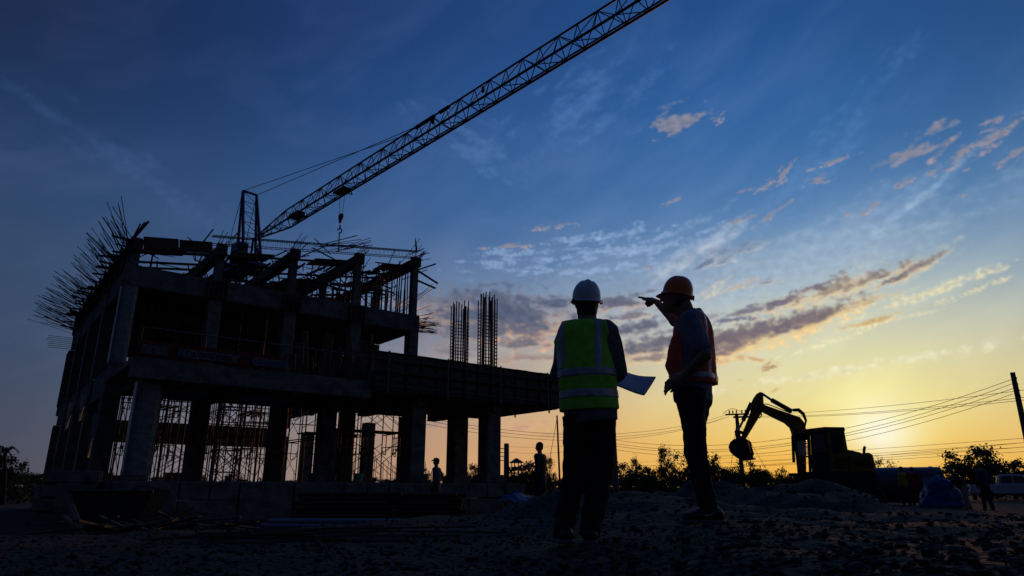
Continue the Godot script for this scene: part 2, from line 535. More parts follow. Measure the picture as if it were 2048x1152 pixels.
func st_prism(st: SurfaceTool, outline: Array, z0: float, z1: float, c := 0.02, xf := Transform3D()):
	var poly := PackedVector2Array(outline)
	if Geometry2D.is_polygon_clockwise(poly): poly.reverse()
	var inner := poly
	if c > 0.0:
		var off := Geometry2D.offset_polygon(poly, -c, Geometry2D.JOIN_MITER)
		if off.size() == 1 and off[0].size() == poly.size():
			inner = off[0]
			if Geometry2D.is_polygon_clockwise(inner): inner.reverse()
			var best := 0
			for j in inner.size():
				if inner[j].distance_to(poly[0]) < inner[best].distance_to(poly[0]): best = j
			var turned := PackedVector2Array()
			for j in inner.size(): turned.append(inner[(j + best) % inner.size()])
			inner = turned
		else:
			c = 0.0
	st.set_smooth_group(-1)
	var n := poly.size()
	var ring := func(p: PackedVector2Array, z: float) -> Array:
		var r := []
		for q in p: r.append(xf * Vector3(q.x, q.y, z))
		return r
	var rings := [ring.call(poly, z0 + c), ring.call(poly, z1 - c)]
	if c > 0.0: rings = [ring.call(inner, z0)] + rings + [ring.call(inner, z1)]
	for i in rings.size() - 1:
		for j in n:
			var l := (j + 1) % n
			quad(st, rings[i][j], rings[i + 1][j], rings[i + 1][l], rings[i][l])
	var idx := Geometry2D.triangulate_polygon(inner)
	for e in [0, rings.size() - 1]:
		for t in range(0, idx.size(), 3):
			var a: Vector3 = rings[e][idx[t]]
			var b: Vector3 = rings[e][idx[t + 1]]
			var d: Vector3 = rings[e][idx[t + 2]]
			if e == 0: tri(st, a, b, d)
			else: tri(st, a, d, b)


func begin() -> SurfaceTool:
	var st := SurfaceTool.new()
	st.begin(Mesh.PRIMITIVE_TRIANGLES)
	return st


func done(st: SurfaceTool) -> ArrayMesh:
	st.generate_normals()
	return st.commit()


func lettering(parent: Node, called: String, words: String, height: float, m: Material, xf: Transform3D, depth := 0.01) -> MeshInstance3D:
	var t := TextMesh.new()
	var f := SystemFont.new()
	f.font_names = PackedStringArray(["Droid Sans"])
	f.font_weight = 700
	t.font = f
	t.text = words
	t.font_size = 64
	t.pixel_size = height / 46.0
	t.depth = depth
	return part(parent, called, t, m, xf)


func mat(key: String, r: float, g: float, b: float, rough := 0.8, metal := 0.0, wear := 0.0, scale := 1.0, relief := 0.0) -> StandardMaterial3D:
	var m := StandardMaterial3D.new()
	m.resource_name = key
	m.albedo_color = Color(r, g, b).linear_to_srgb()
	m.roughness = rough
	m.metallic = metal
	if wear > 0.0:
		m.albedo_texture = blotches(key.hash() % 1000, 1.0 - wear)
		m.uv1_triplanar = true
		m.uv1_world_triplanar = true
		m.uv1_scale = Vector3.ONE * scale
	if relief > 0.0:
		m.normal_enabled = true
		m.normal_scale = relief
		m.normal_texture = bumps(key.hash() % 777)
		m.uv1_triplanar = true
		m.uv1_world_triplanar = true
		m.uv1_scale = Vector3.ONE * scale
	M[key] = m
	return m


func blotches(s: int, darkest: float) -> NoiseTexture2D:
	var t := NoiseTexture2D.new()
	t.width = 512; t.height = 512; t.seamless = true
	t.noise = noise_of(s, 0.012, 5)
	var g := Gradient.new()
	g.offsets = PackedFloat32Array([0.15, 0.45, 0.62, 0.9])
	var d := darkest
	g.colors = PackedColorArray([Color(d, d, d), Color(0.5 + d / 2.0, 0.5 + d / 2.0, 0.5 + d / 2.0), Color(1, 1, 1), Color(0.6 + d * 0.4, 0.6 + d * 0.4, 0.6 + d * 0.4)])
	t.color_ramp = g
	return t


func bumps(s: int) -> NoiseTexture2D:
	var t := NoiseTexture2D.new()
	t.width = 512; t.height = 512; t.seamless = true
	t.as_normal_map = true
	t.bump_strength = 6.0
	t.noise = noise_of(s, 0.03, 5)
	return t


func make_materials():
	mat("soil", 0.03, 0.025, 0.021, 0.95, 0.0, 0.5, 0.8, 1.6)
	mat("clod", 0.038, 0.031, 0.026, 0.95, 0.0, 0.4, 1.5)
	mat("concrete", 0.2, 0.19, 0.18, 0.85, 0.0, 0.4, 0.35, 0.35)
	mat("plywood", 0.11, 0.075, 0.045, 0.75, 0.0, 0.5, 0.6)
	mat("timber", 0.14, 0.095, 0.055, 0.8, 0.0, 0.5, 1.5)
	mat("steel_form", 0.11, 0.11, 0.115, 0.6, 0.4, 0.5, 0.8)
	mat("form_rib", 0.2, 0.19, 0.18, 0.6, 0.3, 0.4, 2.0)
	mat("scaffold_steel", 0.09, 0.07, 0.06, 0.55, 0.5)
	mat("rust", 0.09, 0.045, 0.03, 0.8, 0.3)
	mat("plastic_sheet", 0.22, 0.235, 0.26, 0.35, 0.0, 0.25, 0.7, 0.8)
	mat("crane_blue", 0.02, 0.075, 0.3, 0.45, 0.2, 0.3, 0.5)
	mat("crane_grey", 0.06, 0.07, 0.1, 0.5, 0.4)
	mat("rope", 0.05, 0.05, 0.05, 0.6, 0.4)
	mat("excavator_yellow", 0.5, 0.23, 0.025, 0.4, 0.1, 0.45, 0.9)
	mat("machine_dark", 0.03, 0.03, 0.032, 0.6, 0.2, 0.3, 1.0)
	mat("worn_steel", 0.14, 0.12, 0.1, 0.5, 0.6, 0.5, 1.2)
	mat("chrome", 0.5, 0.5, 0.5, 0.2, 1.0)
	mat("white_print", 0.6, 0.6, 0.6, 0.6)
	mat("worn_print", 0.2, 0.2, 0.2, 0.8, 0.0, 0.6, 6.0)
	mat("pole_concrete", 0.22, 0.21, 0.2, 0.9, 0.0, 0.4, 0.8)
	mat("insulator", 0.12, 0.06, 0.04, 0.3)
	mat("bark", 0.06, 0.045, 0.035, 0.95, 0.0, 0.4, 2.0)
	var leaf := mat("leaf", 0.045, 0.07, 0.025, 0.7)
	leaf.backlight_enabled = true
	leaf.backlight = Color(0.1, 0.13, 0.03)
	mat("palm_leaf", 0.05, 0.06, 0.03, 0.7)
	mat("skin", 0.3, 0.17, 0.11, 0.6)
	mat("hair", 0.012, 0.011, 0.011, 0.6)
	mat("vest_green", 0.34, 0.9, 0.06, 0.8, 0.0, 0.12, 2.0)
	mat("vest_red", 0.92, 0.1, 0.07, 0.8, 0.0, 0.12, 2.0)
	mat("reflective_tape", 0.42, 0.43, 0.46, 0.35, 0.3)
	mat("shirt_grey", 0.16, 0.17, 0.18, 0.9, 0.0, 0.2, 3.0)
	mat("shirt_blue", 0.22, 0.25, 0.31, 0.9, 0.0, 0.2, 3.0)
	mat("trousers_black", 0.012, 0.012, 0.016, 0.9, 0.0, 0.2, 3.0)
	mat("jeans_dark", 0.014, 0.016, 0.03, 0.9, 0.0, 0.3, 3.0)
	mat("shoe_black", 0.012, 0.012, 0.013, 0.5)
	mat("shoe_sole", 0.16, 0.16, 0.17, 0.6)
	mat("helmet_white", 0.72, 0.74, 0.78, 0.3)
	mat("helmet_orange", 0.8, 0.16, 0.02, 0.3)
	var paper := mat("paper", 0.62, 0.65, 0.8, 0.8)
	paper.backlight_enabled = true
	paper.backlight = Color(0.35, 0.38, 0.5)
	mat("tarp_blue", 0.015, 0.06, 0.28, 0.5, 0.0, 0.3, 1.5)
	mat("shirt_yellow", 0.5, 0.36, 0.03, 0.9)
	mat("shirt_red", 0.4, 0.02, 0.02, 0.9)
	mat("cloth_dark", 0.03, 0.03, 0.035, 0.9)
	mat("cloth_navy", 0.02, 0.035, 0.1, 0.9)
	mat("cloth_pale", 0.3, 0.3, 0.3, 0.9)
	mat("straw", 0.25, 0.19, 0.1, 0.9)
	mat("flag_red", 0.5, 0.02, 0.03, 0.8)
	mat("car_white", 0.6, 0.62, 0.64, 0.25)
	mat("tyre", 0.015, 0.015, 0.015, 0.9)
	mat("banner_red", 0.2, 0.02, 0.018, 0.8, 0.0, 0.5, 1.0)
	mat("banner_white", 0.22, 0.22, 0.23, 0.8, 0.0, 0.5, 1.2)
	mat("print_black", 0.02, 0.02, 0.02, 0.7)
	mat("print_blue", 0.03, 0.1, 0.3, 0.7)
	mat("pvc_pipe", 0.17, 0.2, 0.26, 0.4)
	mat("tank_metal", 0.1, 0.12, 0.17, 0.5, 0.4, 0.4, 0.5)
	mat("bucket_green", 0.02, 0.25, 0.12, 0.5)
	var g := mat("dark_glass", 0.03, 0.035, 0.04, 0.08)
	g.metallic_specular = 0.6
	var clear := mat("clear_pane", 0.6, 0.65, 0.6, 0.05)
	clear.transparency = BaseMaterial3D.TRANSPARENCY_ALPHA
	clear.albedo_color.a = 0.25


# ---------------------------------------------------------------- ground
func gh(x: float, z: float) -> float:
	var d := sqrt(x * x + z * z)
	var az := rad_to_deg(atan2(x, -z))
	var near := lerpf(0.04, 0.235, smoothstep(-0.2, 1.1, x))
	var far := lerpf(-0.42, -0.25, smoothstep(-8.0, 10.0, x))
	var y := lerpf(near, far, smoothstep(6.5, 17.0, d))
	# spoil heaped up in front of the excavator and behind the two men
	var side := smoothstep(-3.0, 4.0, az) * (1.0 - smoothstep(25.0, 31.0, az))
	var tall := lerpf(0.55, 0.74, smoothstep(10.0, 19.0, az)) + 0.16 * lumps.get_noise_2d(az * 0.35, 3.0)
	y += side * tall * exp(-pow((d - 14.5 - 1.2 * broad.get_noise_2d(x * 2.0, z * 2.0)) / 2.3, 2.0))
	y += 0.34 * exp(-(pow(x - 0.9, 2.0) + pow(z + 9.0, 2.0)) / 2.2) + 0.22 * exp(-(pow(x + 1.2, 2.0) + pow(z + 12.5, 2.0)) / 3.0)
	var rough := exp(-pow((d - 13.5) / 6.0, 2.0)) * side
	var calm := exp(-(pow(x - 0.4, 2.0) + pow(z + 4.55, 2.0)) / 0.12) + exp(-(pow(x - 1.27, 2.0) + pow(z + 4.85, 2.0)) / 0.12)
	y += (lumps.get_noise_2d(x, z) * (0.05 + 0.16 * rough) + grain.get_noise_2d(x, z) * (0.028 + 0.05 * rough) * exp(-d / 60.0)) * (1.0 - clampf(calm, 0.0, 1.0))
	return y


func build_ground():
	var seg := 420
	var radii := [0.0]
	var r := 0.8
	while r < 1700.0:
		radii.append(r)
		r *= 1.02 if r < 22.0 else (1.05 if r < 80.0 else 1.2)
	var v := PackedVector3Array()
	var idx := PackedInt32Array()
	for i in radii.size():
		for j in seg:
			# finer in front of the camera than behind it
			var t := (float(j) / seg) * 2.0 - 1.0
			var a := signf(t) * pow(absf(t), 1.9) * PI
			var x: float = radii[i] * sin(a)
			var z: float = -radii[i] * cos(a)
			v.append(Vector3(x, gh(x, z), z))
	for i in radii.size() - 1:
		for j in seg:
			var l := (j + 1) % seg
			var a := i * seg + j
			var b := i * seg + l
			idx.append_array([a, a + seg, b + seg, a, b + seg, b])
	var arr := []
	arr.resize(Mesh.ARRAY_MAX)
	arr[Mesh.ARRAY_VERTEX] = v
	arr[Mesh.ARRAY_INDEX] = idx
	var am := ArrayMesh.new()
	am.add_surface_from_arrays(Mesh.PRIMITIVE_TRIANGLES, arr)
	var st := SurfaceTool.new()
	st.create_from(am, 0)
	st.generate_normals()
	var g := part(self, "ground", st.commit(), M.soil)
	tag(g, "dark churned earth of the building site", "ground", "", "structure")
	# loose clods: nobody could count them
	for kind in 3:
		var clod := lump_mesh(40 + kind, 0.32 + 0.1 * kind)
		var mm := MultiMesh.new()
		mm.transform_format = MultiMesh.TRANSFORM_3D
		mm.mesh = clod
		mm.instance_count = 9000
		for i in mm.instance_count:
			var d := 1.7 + 20.0 * pow(rng.randf(), 1.8)
			var a := deg_to_rad(rng.randf_range(-44.0, 46.0))
			var x := d * sin(a)
			var z := -d * cos(a)
			var heap := smoothstep(9.0, 14.0, d) * smoothstep(-0.05, 0.1, a)
			var s := (0.005 + 0.022 * pow(rng.randf(), 5.0)) * (1.0 + 1.3 * heap * rng.randf())
			if Vector2(x - 0.4, z + 4.55).length() < 0.35 or Vector2(x - 1.27, z + 4.85).length() < 0.35: s *= 0.4
			var b := Basis.from_euler(Vector3(rng.randfn() * 0.35, rng.randf() * TAU, rng.randfn() * 0.35)).scaled(Vector3.ONE * s)
			mm.set_instance_transform(i, Transform3D(b, Vector3(x, gh(x, z) + s * 0.25, z)))
		var o := MultiMeshInstance3D.new()
		o.name = numbered("loose_clods")
		o.multimesh = mm
		o.material_override = M.clod
		add_child(o)
		tag(o, ["small crumbs of dark earth strewn over the ground", "broken clods of dark earth strewn over the ground", "flat chips of dark earth strewn over the ground"][kind], "clods", "", "stuff")


func lump_mesh(s: int, squash: float) -> ArrayMesh:
	var f := noise_of(s, 0.9, 2)
	var st := begin()
	var rings := []
	for i in 6:
		var ring := []
		var th := PI * (i + 0.15) / 5.3
		for j in 8:
			var a := TAU * j / 8.0
			var p := Vector3(sin(th) * cos(a), cos(th) * squash, sin(th) * sin(a))
			ring.append(p * (1.0 + 0.55 * f.get_noise_3dv(p * 1.7)))
		rings.append(ring)
	st_loft(st, rings, true, false)
	return done(st)


# ---------------------------------------------------------------- the unfinished hall
# local frame: x runs along the long front to the right, z comes out of that front towards the camera
const BAY = [0.0, 2.93, 5.86, 8.79, 11.72]
const ROWS = [0.0, -3.78, -7.55, -11.33, -15.1]


func roof_at(x: float) -> float:
	return 9.45 + 1.83 * x / 11.72


func sheeted(w: float, y0: float, y1: float, s: int) -> ArrayMesh:   # plastic sheet wrapped round a square column
	var f := noise_of(s, 1.3, 4)
	var st := begin()
	var rings := []
	var n := int((y1 - y0) / 0.11)
	for i in n + 1:
		var y := lerpf(y0, y1, float(i) / n)
		var ring := []
		for j in 24:
			var a := TAU * (j + 0.5) / 24.0
			var c := Vector2(cos(a), sin(a))
			var q := c / pow(pow(absf(c.x), 7.0) + pow(absf(c.y), 7.0), 1.0 / 7.0) * (w / 2.0 + 0.03)
			var o := f.get_noise_3d(q.x * 2.0, y * 3.0 + q.x * 1.5, q.y * 2.0) * 0.05 + (0.0 if i % 8 else -0.015)
			q *= 1.0 + o
			ring.append(Vector3(q.x, y, q.y))
		rings.append(ring)
	st_loft(st, rings, true)
	return done(st)


func build_hall():
	var h := thing("unfinished_hall", "unfinished concrete frame building with bristling rebar and a sloping roof form", "building", Vector3(-13.84, 0, -23.2), deg_to_rad(38.6))
	var con: Material = M.concrete
	# ground floor columns
	for t in BAY:
		box(h, "column", Vector3(t, 2.15, 0), Vector3(0.55, 2.9, 0.55), M.concrete)
		if t == 0.0 or t > 11.0: box(h, "column", Vector3(t, 2.15, -15.1), Vector3(0.5, 2.9, 0.5), M.concrete)
	for z in [-3.78, -7.55, -11.33]:
		box(h, "column", Vector3(0, 2.15, z), Vector3(0.55, 2.9, 0.55), M.concrete)
		box(h, "column", Vector3(11.72, 2.15, z), Vector3(0.5, 2.9, 0.5), M.concrete)
	for w in [[12.87, 4.6, 0.66], [12.87, 2.3, 0.66], [9.4, 4.6, 0.6], [6.6, 3.0, 0.55]]:
		var c := box(h, "column", Vector3(w[0], 2.22, w[1]), Vector3(w[2], 3.05, w[2]), con)
		box(c, "column_base", Vector3(0, -1.35, 0), Vector3(w[2] + 0.2, 0.3, w[2] + 0.2), M.concrete)
	var cw := box(h, "column", Vector3(0.3, 2.1, 4.6), Vector3(0.62, 2.8, 0.62), con)
	cw.set_meta("label", "column wrapped in wrinkled plastic sheet")
	part(cw, "plastic_sheet", sheeted(0.62, -1.25, 1.38, 4), M.plastic_sheet)
	# first floor columns
	for t in BAY:
		var c := box(h, "column", Vector3(t, 6.05, 0), Vector3(0.48, 2.9, 0.48), con)
		if t == 0.0: part(c, "plastic_sheet", sheeted(0.48, -1.35, 1.4, 9), M.plastic_sheet)
		if t == 0.0 or t > 11.0: box(h, "column", Vector3(t, 5.8, -15.1), Vector3(0.45, 3.4, 0.45), con)
	for z in [-3.78, -7.55, -11.33]:
		box(h, "column", Vector3(0, 6.05, z), Vector3(0.48, 2.9, 0.48), con)
		box(h, "column", Vector3(11.72, 6.05, z), Vector3(0.45, 2.9, 0.45), con)
	# top storey columns
	for t in BAY:
		for z in ROWS:
			var top := roof_at(t) - 0.1
			if t > 0.0 and t < 11.0 and z < -4.0 and z > -15.0: continue
			box(h, "column", Vector3(t, (8.27 + top) / 2.0, z), Vector3(0.3, top - 8.27, 0.3), con)
	# first floor: beams of the hall, front podium slab and the canopy deck
	box(h, "beam", Vector3(5.86, 4.1, 0.06), Vector3(12.2, 1.0, 0.3), M.concrete)
	for i in 4:
		var b := box(h, "beam", Vector3(0.0, 4.1, -3.78 * i - 1.89), Vector3(0.34, 1.0, 3.2), con)
		b.set_meta("label", "edge beam with streaked form marks")
		box(h, "beam", Vector3(0.0, 7.885, -3.78 * i - 1.89), Vector3(0.34, 0.77, 3.28), con)
		box(h, "beam", Vector3(11.72, 7.885, -3.78 * i - 1.89), Vector3(0.34, 0.77, 3.28), con)
	box(h, "beam", Vector3(5.86, 3.48, -15.1), Vector3(11.4, 1.15, 0.32), M.concrete)
	box(h, "podium_slab", Vector3(3.4, 4.0, 2.75), Vector3(7.5, 0.2, 4.7), M.concrete)
	box(h, "beam", Vector3(3.4, 3.8, 5.22), Vector3(7.5, 0.6, 0.3), M.concrete)
	for t in [0.3, 3.4, 6.6]:
		box(h, "beam", Vector3(t, 3.72, 2.7), Vector3(0.3, 0.36, 4.7), M.concrete)
	box(h, "canopy_deck", Vector3(11.55, 4.15, 2.7), Vector3(8.8, 0.8, 5.3), M.concrete)
	for t in [9.4, 12.87]:
		box(h, "beam", Vector3(t, 3.6, 2.6), Vector3(0.4, 0.3, 5.0), M.concrete)
	# top floor: slab and its fair faced front beam, broken at each column by a joint
	box(h, "floor_slab", Vector3(5.86, 8.12, -7.55), Vector3(11.3, 0.24, 14.7), M.concrete)
	for z in [-3.78, -7.55, -11.33]:
		box(h, "beam", Vector3(5.86, 7.75, z), Vector3(11.3, 0.5, 0.3), M.concrete)
	box(h, "beam", Vector3(5.86, 7.885, -15.1), Vector3(11.4, 0.77, 0.3), con)
	for i in 4:
		box(h, "beam", Vector3(BAY[i] + 1.465, 7.885, 0.05), Vector3(2.44, 0.77, 0.32), con)
	for i in 5:
		box(h, "column_head", Vector3(BAY[i], 7.89, 0.0), Vector3(0.5, 0.79, 0.5), M.concrete)
	for i in [1, 2, 3]:
		box(h, "joint_form", Vector3(BAY[i], 7.85, 0.3), Vector3(0.78, 0.7, 0.05), M.plywood)
		for k in 5:
			box(h, "form_batten", Vector3(BAY[i] - 0.34 + 0.17 * k, 7.85, 0.35), Vector3(0.05, 0.74, 0.05), M.timber)
	# bars left sticking out of the joints
	for i in [1, 2, 3]:
		for k in 9:
			var a := Vector3(BAY[i] + rng.randf_range(-0.3, 0.3), 7.55 + 0.75 * rng.randf(), 0.3)
			bar(h, "rebar", a, a + Vector3(rng.randf_range(0.15, 0.6), rng.randf_range(-0.1, 0.35), rng.randf_range(0.25, 0.55)), 0.011, M.rust)
	for k in 38:
		var a := Vector3(11.85, 7.5 + 0.75 * rng.randf(), rng.randf_range(-0.25, 0.3))
		bar(h, "rebar", a, a + Vector3(rng.randf_range(0.7, 1.35), rng.randf_range(0.0, 0.25) + (a.y - 7.8) * 0.3, rng.randf_range(-0.1, 0.2)), 0.013, M.rust)
	for k in 11:
		var a := Vector3(11.85, 8.35 + 0.9 * rng.randf(), rng.randf_range(-2.5, 0.0))
		bar(h, "rebar", a, a + Vector3(rng.randf_range(0.7, 1.3), rng.randf_range(0.5, 1.2), rng.randf_range(-0.2, 0.2)), 0.012, M.rust)
	# the left edge: side forms, joist ends and the long fan of bars
	for i in 12:
		var z := -0.63 - 1.258 * i
		box(h, "formwork_panel", Vector3(-0.16, 8.86, z), Vector3(0.05, 1.14, 1.24), M.plywood, Basis(Vector3.FORWARD, 0.03 * sin(i * 2.0)))
		box(h, "form_batten", Vector3(-0.23, 8.86, z), Vector3(0.08, 1.3, 0.07), M.timber)
	for i in 26:
		var z := 0.1 - 0.6 * i
		var y := 8.5 + 0.75 * rng.randf()
		box(h, "joist", Vector3(-0.35 - 0.2 * rng.randf(), y, z), Vector3(rng.randf_range(0.5, 0.9), 0.07, 0.09), M.timber, Basis(Vector3.BACK, rng.randf_range(-0.2, 0.1)))
	for i in 150:
		var f := i / 149.0
		var z := 0.2 - 15.4 * f
		var lift := deg_to_rad(lerpf(60.0, 16.0, pow(f, 0.75)) + rng.randf_range(-10.0, 10.0))
		var len := lerpf(1.4, 1.95, f) * rng.randf_range(0.6, 1.12)
		var a := Vector3(-0.2, lerpf(9.0, 8.6, f) + rng.randf_range(-0.35, 0.4), z)
		bar(h, "rebar", a, a + Vector3(-cos(lift), sin(lift), rng.randf_range(-0.14, 0.14)) * len, 0.011 if i % 3 else 0.015, M.rust)
	for w in [[0.05, 1.9, 74.0], [-0.3, 1.75, 72.0], [-0.45, 1.9, 62.0]]:
		var lift := deg_to_rad(w[2])
		bar(h, "rebar", Vector3(-0.25, 9.0, w[0]), Vector3(-0.25 - cos(lift) * w[1], 9.0 + sin(lift) * w[1], w[0]), 0.012, M.rust)
	for i in 7:
		bar(h, "rebar", Vector3(-0.15, 7.6 + 0.1 * i, -15.2), Vector3(-1.1 - 0.2 * rng.randf(), 7.62 + 0.1 * i, -15.3), 0.013, M.rust)
	# raised planks at the near roof corner
	for i in 3:
		box(h, "plank", Vector3(-0.12 + 0.07 * i, 9.5 + 0.06 * i, 0.12 + 0.04 * i), Vector3(0.05, 0.8 + 0.1 * i, 0.11), M.timber, Basis.from_euler(Vector3(0.15, 0.3 * i, -0.25 - 0.1 * i)))
	# sloping roof: forms for the cross beams, joists between them and cages of bars on top
	var cage := begin()
	for i in 5:
		var y := roof_at(BAY[i])
		for k in 6:
			box(h, "beam_form", Vector3(BAY[i], y - 0.42, 0.35 - 2.6 * (k + 0.5)), Vector3(0.34, 0.44, 2.58), M.plywood)
		if i > 0:
			for k in 8:   # stirrups and bars ends standing above each front column
				var a := Vector3(BAY[i] + rng.randf_range(-0.2, 0.3), y - 0.2, rng.randf_range(-0.2, 0.2))
				st_tube(cage, [a, a + Vector3(rng.randf_range(0.1, 0.5), rng.randf_range(0.3, 0.75), rng.randf_range(0.0, 0.25))], [0.013], 5)
	for i in 4:
		var slope := atan2(roof_at(BAY[i + 1]) - roof_at(BAY[i]), 2.93)
		for k in 13:
			var z := 0.2 - 1.2 * k
			var y := (roof_at(BAY[i]) + roof_at(BAY[i + 1])) / 2.0
			if (k + i) % 4 != 3: box(h, "joist", Vector3(BAY[i] + 1.465, y - 0.62 - 0.1 * (k % 2), z), Vector3(2.6, 0.09, 0.07), M.timber, Basis(Vector3.BACK, slope))
			if (i < 3 and k > (4 if i < 2 else 3) and (k * 7 + i * 3) % 5 != 0): box(h, "roof_board", Vector3(BAY[i] + 1.465, y - 0.46, z - 0.6), Vector3(2.45, 0.03, 1.17), M.plywood, Basis(Vector3.BACK, slope))
			elif k % 3 == 0 and k < 9: box(h, "roof_board", Vector3(BAY[i] + 1.0 + 0.3 * i, y - 0.5, z - 0.5), Vector3(1.5, 0.03, 1.1), M.plywood, Basis(Vector3.BACK, slope))
	for k in 2:
		box(h, "formwork_panel", Vector3(0.75 + 1.2 * k, 9.24 + 0.16 * k, 0.3), Vector3(1.18, 0.46, 0.06), M.plywood, Basis(Vector3.BACK, 0.15))
	box(h, "ledger", Vector3(1.3, 8.98, 0.3), Vector3(2.5, 0.08, 0.09), M.timber, Basis(Vector3.BACK, 0.15))
	for i in range(1, 4):
		var n := 15
		for k in n:
			var t := lerpf(BAY[i], BAY[i + 1], float(k) / n)
			var y := roof_at(t) - 0.12
			var zz := 0.0
			var loop := [Vector3(t, y, zz - 0.13), Vector3(t, y + 0.34, zz - 0.13), Vector3(t, y + 0.34, zz + 0.13), Vector3(t, y, zz + 0.13), Vector3(t, y, zz - 0.13)]
			for j in 4: st_tube(cage, [loop[j], loop[j + 1]], [0.006], 4, false)
	var cg := part(h, "stirrups", done(cage), M.rust)
	cg.set_meta("kind", "stuff")
	for i in range(1, 4):
		for s in [[0.0, -0.12], [0.0, 0.12], [0.34, -0.12], [0.34, 0.0], [0.34, 0.12]]:
			bar(h, "rebar", Vector3(BAY[i] - 0.4, roof_at(BAY[i] - 0.4) - 0.12 + s[0], s[1]), Vector3(BAY[i + 1] + 0.2, roof_at(BAY[i + 1] + 0.2) - 0.12 + s[0], s[1]), 0.016, M.rust)
	for k in 14:   # sheaf of bars raised over the third column
		var a := Vector3(7.4 + rng.randf_range(-0.6, 0.8), roof_at(7.8) + 0.05 + 0.1 * rng.randf(), rng.randf_range(-0.5, 0.4))
		bar(h, "rebar", a, a + Vector3(rng.randf_range(1.0, 1.9), rng.randf_range(0.25, 0.75), rng.randf_range(-0.1, 0.3)), 0.014, M.rust)
	for k in 9:
		var a := Vector3(11.5 + rng.randf_range(-0.4, 0.4), roof_at(11.6) - 0.3 + 0.4 * rng.randf(), rng.randf_range(-0.3, 0.3))
		bar(h, "rebar", a, a + Vector3(rng.randf_range(0.5, 0.9), rng.randf_range(0.15, 0.55), rng.randf_range(-0.1, 0.2)), 0.014, M.rust)
	for w in [[10.9, 0.55, 0.3], [-0.15, 0.9, -0.22], [-0.55, 0.5, -0.12]]:
		box(h, "plank", Vector3(12.3 + 0.1 * w[1], roof_at(11.7) - 0.75 + (0.3 if w[0] > 1.0 else w[0]), 0.0), Vector3(1.5 * (0.6 + w[1] * 0.4), 0.07, 0.1), M.timber, Basis(Vector3.BACK, w[2] * 1.6))
	# cages for the next columns, rising from the canopy deck
	for w in [[12.87, 4.4, 8.5], [12.87, 2.3, 8.6]]:
		var ties := begin()
		for k in 16:
			var s := k / 4
			var f := (k % 4) / 4.0 * 0.56 - 0.28
			var p: Vector2 = [Vector2(f, -0.28), Vector2(0.28, f), Vector2(-f, 0.28), Vector2(-0.28, -f)][s]
			var lean := rng.randf_range(-0.04, 0.04)
			bar(h, "rebar", Vector3(w[0] + p.x, 4.5, w[1] + p.y), Vector3(w[0] + p.x + lean, w[2] + rng.randf_range(-0.22, 0.1), w[1] + p.y), 0.025, M.rust)
		for k in 21:
			var y := 4.65 + 0.15 * k
			var loop := [Vector3(w[0] - 0.3, y, w[1] - 0.3), Vector3(w[0] + 0.3, y, w[1] - 0.3), Vector3(w[0] + 0.3, y, w[1] + 0.3), Vector3(w[0] - 0.3, y, w[1] + 0.3), Vector3(w[0] - 0.3, y, w[1] - 0.3)]
			for j in 4: st_tube(ties, [loop[j], loop[j + 1]], [0.013], 4, false)
		var tp := part(h, "tie_loops", done(ties), M.rust)
		tp.set_meta("kind", "stuff")
	# plinth of cast panels with open joints, two rows in places
	for i in 8:
		var t := 0.44 + 1.65 * i
		if i % 3 == 1:
			box(h, "plinth_panel", Vector3(t, -0.28, 5.6), Vector3(1.6, 0.86, 0.18), M.concrete)
			box(h, "plinth_panel", Vector3(t - 0.41, 0.43, 5.6), Vector3(0.78, 0.48, 0.18), M.concrete)
			box(h, "plinth_panel", Vector3(t + 0.41, 0.43, 5.6), Vector3(0.78, 0.48, 0.18), M.concrete)
		else:
			box(h, "plinth_panel", Vector3(t, -0.02, 5.6 + 0.01 * (i % 2)), Vector3(1.6, 1.38, 0.18), M.concrete)
	for i in 8:
		box(h, "plinth_panel", Vector3(-0.4, -0.02, 4.2 - 2.6 * i), Vector3(0.18, 1.38, 2.56), M.concrete)
	box(h, "plinth_step", Vector3(13.35, -0.05, 4.75), Vector3(0.9, 1.5, 1.9), con)
	box(h, "ground_floor_slab", Vector3(6.3, 0.57, -4.85), Vector3(13.2, 0.24, 20.6), M.concrete)
	box(h, "parapet", Vector3(1.7, 0.95, -14.9), Vector3(3.2, 0.5, 0.15), M.concrete)
	box(h, "parapet", Vector3(6.0, 1.0, -14.9), Vector3(1.6, 0.75, 0.15), M.concrete)
	# starter bars standing on the floor between the columns
	var starters := begin()
	for k in 60:
		var t := 6.4 + 6.2 * rng.randf()
		var z := rng.randf_range(-3.0, 4.8)
		st_tube(starters, [Vector3(t, 0.6, z), Vector3(t + rng.randf_range(-0.04, 0.04), 1.1 + 0.75 * rng.randf(), z)], [0.011], 5)
	part(h, "starter_bars", done(starters), M.rust).set_meta("kind", "stuff")
	# odd rods and battens jammed between the roof forms
	var jam := begin()
	for k in 150:
		var t := rng.randf_range(0.3, 11.9)
		var z := 0.3 - 7.0 * pow(rng.randf(), 1.6)
		var p := Vector3(t, roof_at(t) - rng.randf_range(0.3, 1.5), z)
		var dir := Vector3(rng.randf_range(-1.0, 1.0), rng.randf_range(-0.35, 0.5), rng.randf_range(-0.8, 0.8)).normalized()
		st_tube(jam, [p, p + dir * rng.randf_range(0.5, 1.7)], [rng.randf_range(0.012, 0.035)], 5)
	for k in 40:
		var t := rng.randf_range(0.5, 11.6)
		var z := rng.randf_range(-6.0, 0.1)
		st_tube(jam, [Vector3(t, 8.25, z), Vector3(t + rng.randf_range(-0.25, 0.25), roof_at(t) - 0.6, z + rng.randf_range(-0.2, 0.2))], [0.03], 5)
	part(h, "rod_tangle", done(jam), M.scaffold_steel).set_meta("kind", "stuff")
